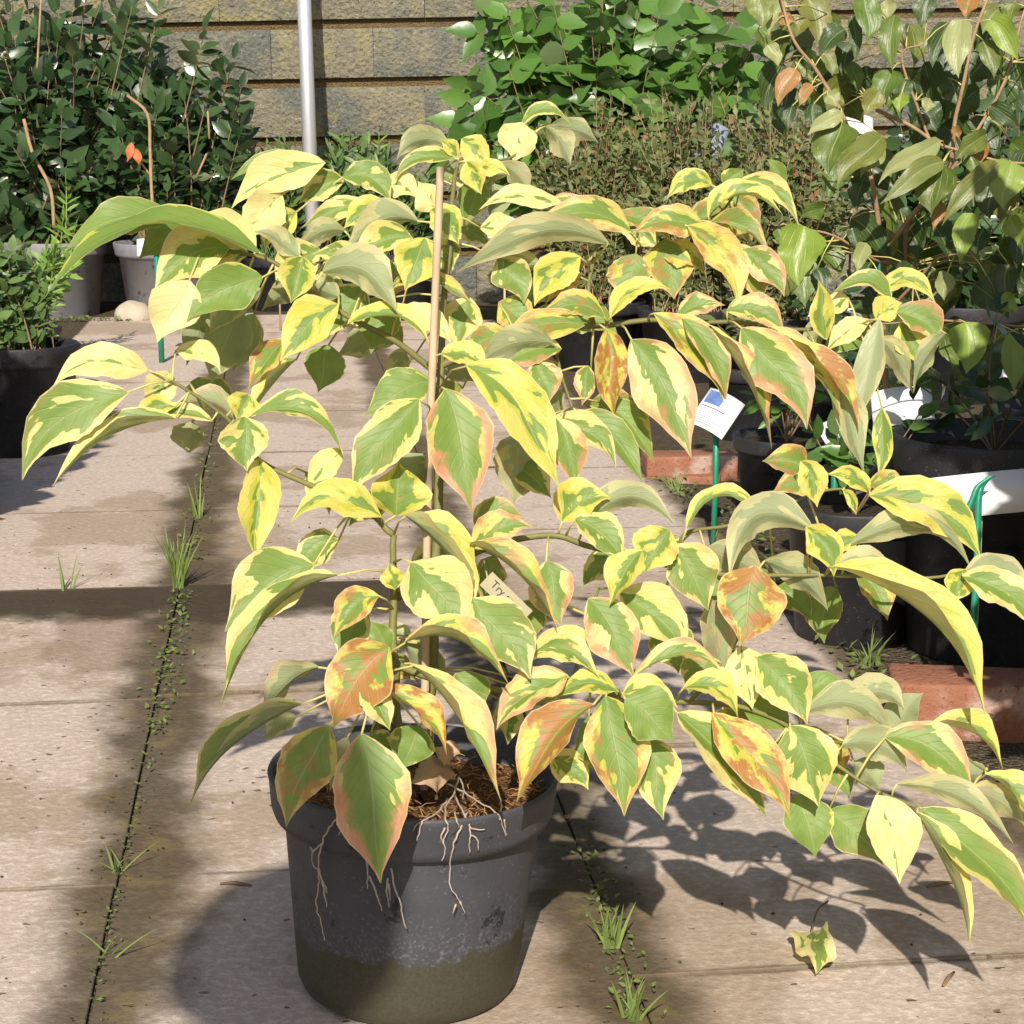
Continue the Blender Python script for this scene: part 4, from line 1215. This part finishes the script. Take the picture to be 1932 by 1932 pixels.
# ------------------------------------------------------------------ plant labels
def label_card(name, u, v, wu, hu, d, label, roll=0, pitch=50, yaw=0, bend=.15, mat='white_plastic', stake='green_plastic', sv=None, sw=.005, printed=False, tape=False):
    c = P(u, v, d); w, h = px(wu, d), px(hu, d)
    g0 = Vector((c.x, c.y + .01, 0)); e = empty(name, (g0.x, g0.y, 0), label, 'label')
    rot = Matrix.Rotation(R(yaw), 3, 'Z') @ Matrix.Rotation(R(90 - pitch), 3, 'X') @ Matrix.Rotation(R(roll), 3, 'Z')
    mb = MB(); n = 8; vs = []
    def pt(a, b_, lift=0): return c + rot @ Vector((a * w / 2, b_ * h / 2, -bend * w * a * a + lift))
    for lift in (0, -.0008):
        for i in range(n + 1):
            a = -1 + 2 * i / n
            for b_ in (-1, 1): vs.append(pt(a, b_, lift))
    fs = []
    m = 2 * (n + 1)
    for i in range(n):
        fs.append((2 * i, 2 * i + 2, 2 * i + 3, 2 * i + 1)); fs.append((m + 2 * i + 1, m + 2 * i + 3, m + 2 * i + 2, m + 2 * i))
        fs.append((m + 2 * i, m + 2 * i + 2, 2 * i + 2, 2 * i)); fs.append((2 * i + 1, 2 * i + 3, m + 2 * i + 3, m + 2 * i + 1))
    fs.append((0, 1, m + 1, m)); fs.append((m - 2, 2 * m - 2, 2 * m - 1, m - 1))
    mb.add(vs, fs); card = mb.build('card', M[mat], e)
    if printed:
        for kq in range(9):
            yy = .05 - kq * .105; mb = MB(); L_ = rs.uniform(.55, .85)
            rows_ = [[pt(-.85 + 1.7 * L_ * i / 6, yy + s_ * .022, .0006) for s_ in (-1, 1)] for i in range(7)]
            vv = [x for r2 in rows_ for x in r2]; mb.add(vv, [(2 * i, 2 * i + 2, 2 * i + 3, 2 * i + 1) for i in range(6)]); mb.build('text_line', M['ink' if kq == 0 else 'grey_plastic'], card)
        mb = MB(); rows_ = [[pt(-.9 + .9 * i / 4, yy, .0006) for yy in (.22, .9)] for i in range(5)]
        vv = [x for r2 in rows_ for x in r2]; mb.add(vv, [(2 * i, 2 * i + 2, 2 * i + 3, 2 * i + 1) for i in range(4)]); mb.build('picture', M['blue_ink'], card)
    # stake down into the ground
    mb = MB(); top = c + Vector((0, .004, -.004 - sw * 1.1)); foot = Vector((c.x + rs.uniform(-.004, .004), c.y + .012, -.03))
    if sw: 
        mb.tube([top, (top + foot) * .5 + Vector((.002, 0, 0)), foot], sw, 8); mb.build('stake', M[stake], e)
    return e, c
label_card('plant_label', 1352, 776, 74, 92, 3.75, 'printed white label with a blue picture on a green stake above the far red brick', roll=-32, pitch=42, bend=.10, printed=True, sw=.006)
label_card('plant_label', 1578, 808, 62, 46, 3.55, 'small white label on a ridged green stake between the hanging leaves and the black pots', roll=20, pitch=50, sw=.007)
label_card('plant_label', 1708, 764, 118, 74, 3.35, 'arched white label resting on top of a thick wooden cane', roll=4, pitch=28, bend=.22, stake='cane', sw=.0105)
label_card('plant_label', 1852, 932, 205, 84, 2.66, 'large blank white card tied with green ribbon near the big black tub', roll=6, pitch=28, bend=.02, sw=.0045, stake='cane')
label_card('plant_label', 1882, 708, 52, 34, 3.9, 'small white label lying on the soil of a far black pot at the right', roll=12, pitch=40, sw=.004)
label_card('plant_label', 1612, 232, 74, 44, DTS + .0, 'white label glinting behind the topmost dogwood leaves', roll=-4, pitch=35, sw=.004, stake='cane')
label_card('plant_label', 1342, 268, 46, 84, DTS + .14, 'bluish grey label standing among the brown shoots of the tiny-leaved shrub', roll=-22, pitch=30, bend=.2, mat='grey_plastic', sw=.004, stake='cane')
label_card('plant_label', 952, 432, 58, 62, DTS + .1, 'white label with a blue mark behind the top leaves of the variegated shrub', roll=-30, pitch=40, sw=.004, stake='cane')
label_card('plant_label', 522, 430, 42, 26, 7.6, 'small bent white label seen between the upper left leaves', roll=-25, pitch=40, sw=.004, stake='cane')
label_card('plant_label', 294, 465, 72, 34, 6.6, 'white label on a bright green stake in front of the grey tub', roll=3, pitch=22, bend=.02, sw=.010)
label_card('plant_label', 1662, 452, 30, 44, 3.5, 'narrow bluish label in the shade at the foot of the dogwood stem', roll=15, pitch=25, mat='grey_plastic', sw=.003)
# ribbon on the large card
e, c = empty('green_ribbon', P(1846, 900, 2.63), 'flat green ribbon looped over the top edge of the large white card', 'ribbon'), None
for pts in ([(1872, 898), (1862, 905), (1848, 930), (1845, 1000), (1843, 1080), (1838, 1150), (1833, 1240)], [(1866, 902), (1845, 918), (1834, 945), (1822, 972)]):
    w = [P(u, v, 2.615) for u, v in pts]; mb = MB(); vs = []
    for p in spline(w, 3): vs += [p - Vector((.0045, 0, 0)), p + Vector((.0045, -.001, 0)), p + Vector((.0045, .0012, 0)), p + Vector((-.0045, .0012, 0))]
    fs = []
    for i in range(len(vs) // 4 - 1):
        for kq in range(4): fs.append((i * 4 + kq, i * 4 + (kq + 1) % 4, i * 4 + 4 + (kq + 1) % 4, i * 4 + 4 + kq))
    mb.add(vs, fs); mb.build('strip', M['green_plastic'], e)
# strips of clear tape among the black pots
for i, pts in enumerate(([(1700, 915), (1690, 860), (1672, 810), (1655, 790)], [(1618, 925), (1612, 880), (1600, 840), (1612, 800), (1632, 780)])):
    mb = MB(); w = spline([P(u, v, 3.3) for u, v in pts], 4); vs = []
    for p in w: vs += [p - Vector((.006, 0, .002)), p + Vector((.006, .001, .002))]
    mb.add(vs, [(2 * i2, 2 * i2 + 1, 2 * i2 + 3, 2 * i2 + 2) for i2 in range(len(w) - 1)])
    o = mb.build('tape_strip', M['clear_tape']); tag(o, ['greyish tape strip leaning against the thick wooden cane', 'greyish tape strip hanging left of the arched white label'][i], 'tape')

# ------------------------------------------------------------------ grass tufts, weeds, litter
def tuft(u, v, n, hgt, label, group=None, spread=.5, seed=0):
    g = G(u, v); r_ = random.Random(seed); e = empty('grass_tuft', (g.x, g.y, 0), label, 'grass', group)
    for i in range(n):
        b = g + Vector((r_.uniform(-.008, .008), r_.uniform(-.01, .01), -.006)); a = r_.uniform(0, 6.28); l = hgt * r_.uniform(.5, 1.1); s = spread * r_.uniform(.2, 1)
        t = b + Vector((math.cos(a) * l * s, math.sin(a) * l * s, l)); m = (b + t) * .5 + Vector((0, 0, l * .18)); w = .0011 * r_.uniform(.7, 1.5) * (1 + hgt * 4)
        sd = Vector((1, .3 * r_.uniform(-1, 1), 0)).normalized(); vs = []; 
        for kq in range(6):
            q = kq / 5; p = b * (1 - q) ** 2 + m * 2 * q * (1 - q) + t * q * q; ww = w * (1 - q ** 2)
            vs += [p - sd * ww, p + Vector((0, -ww * .5, 0)), p + sd * ww]
        fs = []
        for kq in range(5):
            for j in range(2): fs.append((kq * 3 + j, kq * 3 + j + 1, kq * 3 + 4 + j, kq * 3 + 3 + j))
        mb = MB(); mb.add(vs, fs); mb.build('blade', M['grass'], e)
tuft(338, 1108, 34, .115, 'tall grass tuft at the crossing of two slab joints', seed=1)
tuft(126, 1112, 5, .09, 'thin pair of grass blades in the cross joint of the left slabs', seed=2)
tuft(372, 975, 7, .09, 'sparse grass blades in the left joint beyond the tall tuft', seed=3)
tuft(1150, 1788, 26, .055, 'bright green grass tuft in the joint right of the dark pot', spread=.6, seed=4)
tuft(1192, 1920, 18, .05, 'small grass tuft in the same joint further down the right side of the pot', spread=.8, seed=5)
tuft(1640, 1250, 12, .06, 'wispy grass by the front red brick', spread=1.0, seed=6)
tuft(1612, 1205, 10, .07, 'wispy grass at the paving edge under the muddy black pot', spread=.9, seed=7)
tuft(1275, 925, 12, .06, 'dry grass beside the far red brick', spread=.9, seed=8)
tuft(1420, 945, 6, .11, 'thin upright blades in front of the black pots', spread=.3, seed=9)
tuft(225, 1640, 6, .04, 'few dry blades lying over the left joint', spread=1.6, seed=10)
tuft(205, 1800, 5, .04, 'pale dry blades over the lower end of the left joint', spread=1.8, seed=11)
# creeping weeds that fill the joints
def weeds(name, line, n, spread, size, label, seed):
    r_ = random.Random(seed); mb = MB(); vr = [tiny_leaf('tiny', 900 + i) for i in range(4)]
    for i in range(n):
        f = r_.random() * (len(line) - 1); kq = int(f); q = f - kq
        u = line[kq][0] + (line[kq + 1][0] - line[kq][0]) * q; v = line[kq][1] + (line[kq + 1][1] - line[kq][1]) * q
        p = G(u, v) + Vector((r_.gauss(0, spread), r_.gauss(0, .01), .002 + abs(r_.gauss(0, .004))))
        d_ = Vector((r_.uniform(-1, 1), r_.uniform(-1, 1), r_.uniform(.0, .7))).normalized(); nn = Vector((r_.uniform(-.4, .4), r_.uniform(-.6, .2), 1))
        x = d_.cross(nn).normalized(); nn = x.cross(d_); L = size * r_.uniform(.5, 1.3)
        m = Matrix((x * L, d_ * L, nn * L)).transposed().to_4x4(); m.translation = p
        v_, f_ = vr[r_.randrange(4)]; mb.add([m @ Vector(y) for y in v_], f_)
    o = mb.build(name, M['weed']); tag(o, label, 'weeds', kind='stuff')
weeds('joint_weeds', [(345, 1120), (325, 1200), (308, 1300), (290, 1385)], 260, .012, .009, 'creeping weeds filling the left slab joint', 1)
weeds('joint_weeds', [(285, 1400), (262, 1500), (235, 1620), (205, 1760), (178, 1890)], 110, .005, .006, 'scattered tiny weeds along the lower left slab joint', 2)
weeds('joint_weeds', [(1098, 1600), (1130, 1700), (1165, 1800), (1200, 1930)], 190, .011, .008, 'tiny weeds along the slab joint right of the pot', 3)
weeds('edge_weeds', [(1250, 905), (1400, 1000), (1520, 1130), (1640, 1260), (1690, 1330)], 330, .03, .016, 'low weeds along the right edge of the paving', 4)
weeds('tub_foot_weeds', [(60, 606), (160, 604), (230, 606)], 160, .05, .018, 'small pale weeds at the foot of the grey tubs', 5)
weeds('joint_weeds', [(415, 770), (395, 860), (372, 960), (350, 1080)], 140, .012, .011, 'sparse weeds in the far part of the left joint', 6)
# moss and grit crumbs on the paving
r_ = random.Random(77); mb = MB()
for i in range(700):
    L_ = r_.random() < .55
    s_ = r_.uniform(1.3, 4.5); t_ = (r_.choice([TL, TR]) + r_.gauss(0, .025)) if L_ else r_.uniform(TL - .5, TE)
    p = es * s_ + et * t_; sz = r_.uniform(.0012, .0035) * (1 if L_ else .8); c = Vector((p.x, p.y, sz * .3))
    vs = [c + Vector((r_.uniform(.6, 1.2) * sz * x, r_.uniform(.6, 1.2) * sz * y, r_.uniform(.5, .9) * sz * z)) for x, y, z in ((1, 0, 0), (-1, 0, 0), (0, 1, 0), (0, -1, 0), (0, 0, 1), (0, 0, -1))]
    mb.add(vs, [(0, 2, 4), (2, 1, 4), (1, 3, 4), (3, 0, 4), (2, 0, 5), (1, 2, 5), (3, 1, 5), (0, 3, 5)])
o = mb.build('grit', M['ground'], smooth=False); tag(o, 'loose grit and crumbs of dirt on the concrete slabs', 'grit', kind='stuff')
# fallen leaf with its stalk
g = G(1530, 1835); fl = empty('fallen_leaf', (g.x, g.y, 0), 'curled pale green fallen leaf lying alone on the concrete with a long curved stalk', 'leaf')
me = leaf_mesh(G(1532, 1758, .012), G(1545, 1790, .028), G(1540, 1838, .006), .045, R(10), R(24), (.30, .35, .05, .1), 9201, 1, tab=PROF_HEART, wav=2.2)
link('blade', me, [M['var'], M['petiole']], fl)
mb = MB(); mb.tube(spline([G(1532, 1758, .012), G(1536, 1735, .008), G(1544, 1715, .012), G(1562, 1700, .004)], 5), .0011, 5); mb.build('stalk', M['bark'], fl)
for i, (u, v, a_, lab) in enumerate(((1775, 1672, 20, 'small dark twig on the concrete under the lower right leaves'), (445, 1672, -8, 'short dark twig on the concrete left of the pot'), (1790, 1850, 60, 'tiny dark chip of bark on the bare concrete'))):
    g = G(u, v); mb = MB(); l = .018; dv = Vector((math.cos(R(a_)), math.sin(R(a_)), 0)) * l
    mb.tube([g - dv + Vector((0, 0, .002)), g + Vector((0, 0, .004)), g + dv + Vector((0, 0, .002))], [.0015, .0025, .0012], 5); o = mb.build('twig', M['bark']); tag(o, lab, 'twig')

# ------------------------------------------------------------------ the photographer, who stands behind the camera and whose head shades the pot
HX, HY, HZ = -.335, -.35, 1.60
def photographer():
    e = empty('person', (HX, HY - .05, 0), 'person in a dark jacket taking the photograph', 'person')
    J = [((0, 0, .95), .15), ((0, 0, 1.12), .145), ((0, 0, 1.28), .165), ((0, .01, 1.40), .10), ((0, .03, 1.47), .058), ((0, .05, 1.56), .082), ((0, .055, 1.64), .088), ((0, .05, 1.70), .06),
         ((-.17, 0, 1.37), .065), ((-.24, .02, 1.10), .048), ((-.20, .14, .96), .038), ((-.17, .20, .94), .035),
         ((.17, 0, 1.37), .065), ((.25, .02, 1.12), .048), ((.32, .16, .95), .038), ((.35, .20, .92), .035),
         ((-.10, 0, .88), .10), ((-.11, .02, .50), .062), ((-.11, -.02, .10), .045), ((-.11, .12, .045), .04),
         ((.10, 0, .88), .10), ((.11, .02, .50), .062), ((.11, -.02, .10), .045), ((.11, .12, .045), .04)]
    E = [(0, 1), (1, 2), (2, 3), (3, 4), (4, 5), (5, 6), (6, 7), (2, 8), (8, 9), (9, 10), (10, 11), (2, 12), (12, 13), (13, 14), (14, 15), (0, 16), (16, 17), (17, 18), (18, 19), (0, 20), (20, 21), (21, 22), (22, 23)]
    k = (HZ + .06) / 1.70
    me = bpy.data.meshes.new('body'); me.from_pydata([(HX + x * k, HY - .05 + y * k, z * k) for (x, y, z), r in J], E, [])
    o = link('body', me, simple('dark_jacket', (.03, .035, .05), .8, .2), e, smooth=False)
    md = o.modifiers.new('skin', 'SKIN'); md.use_smooth_shade = True
    for i, (_, r) in enumerate(J):
        me.skin_vertices[0].data[i].radius = (r * k, r * k)
    me.skin_vertices[0].data[0].use_root = True
    o.modifiers.new('sub', 'SUBSURF').levels = 2
    mb = MB(); mb.lathe([(0, .115), (.075, .11), (.12, .065), (.133, 0), (.125, -.07), (.09, -.11)], 20, 0, (HX, HY - .05 + .045 * k, 1.66 * k)); mb.build('hair', simple('dark_hair', (.03, .02, .015), .7, .3), e)
photographer()
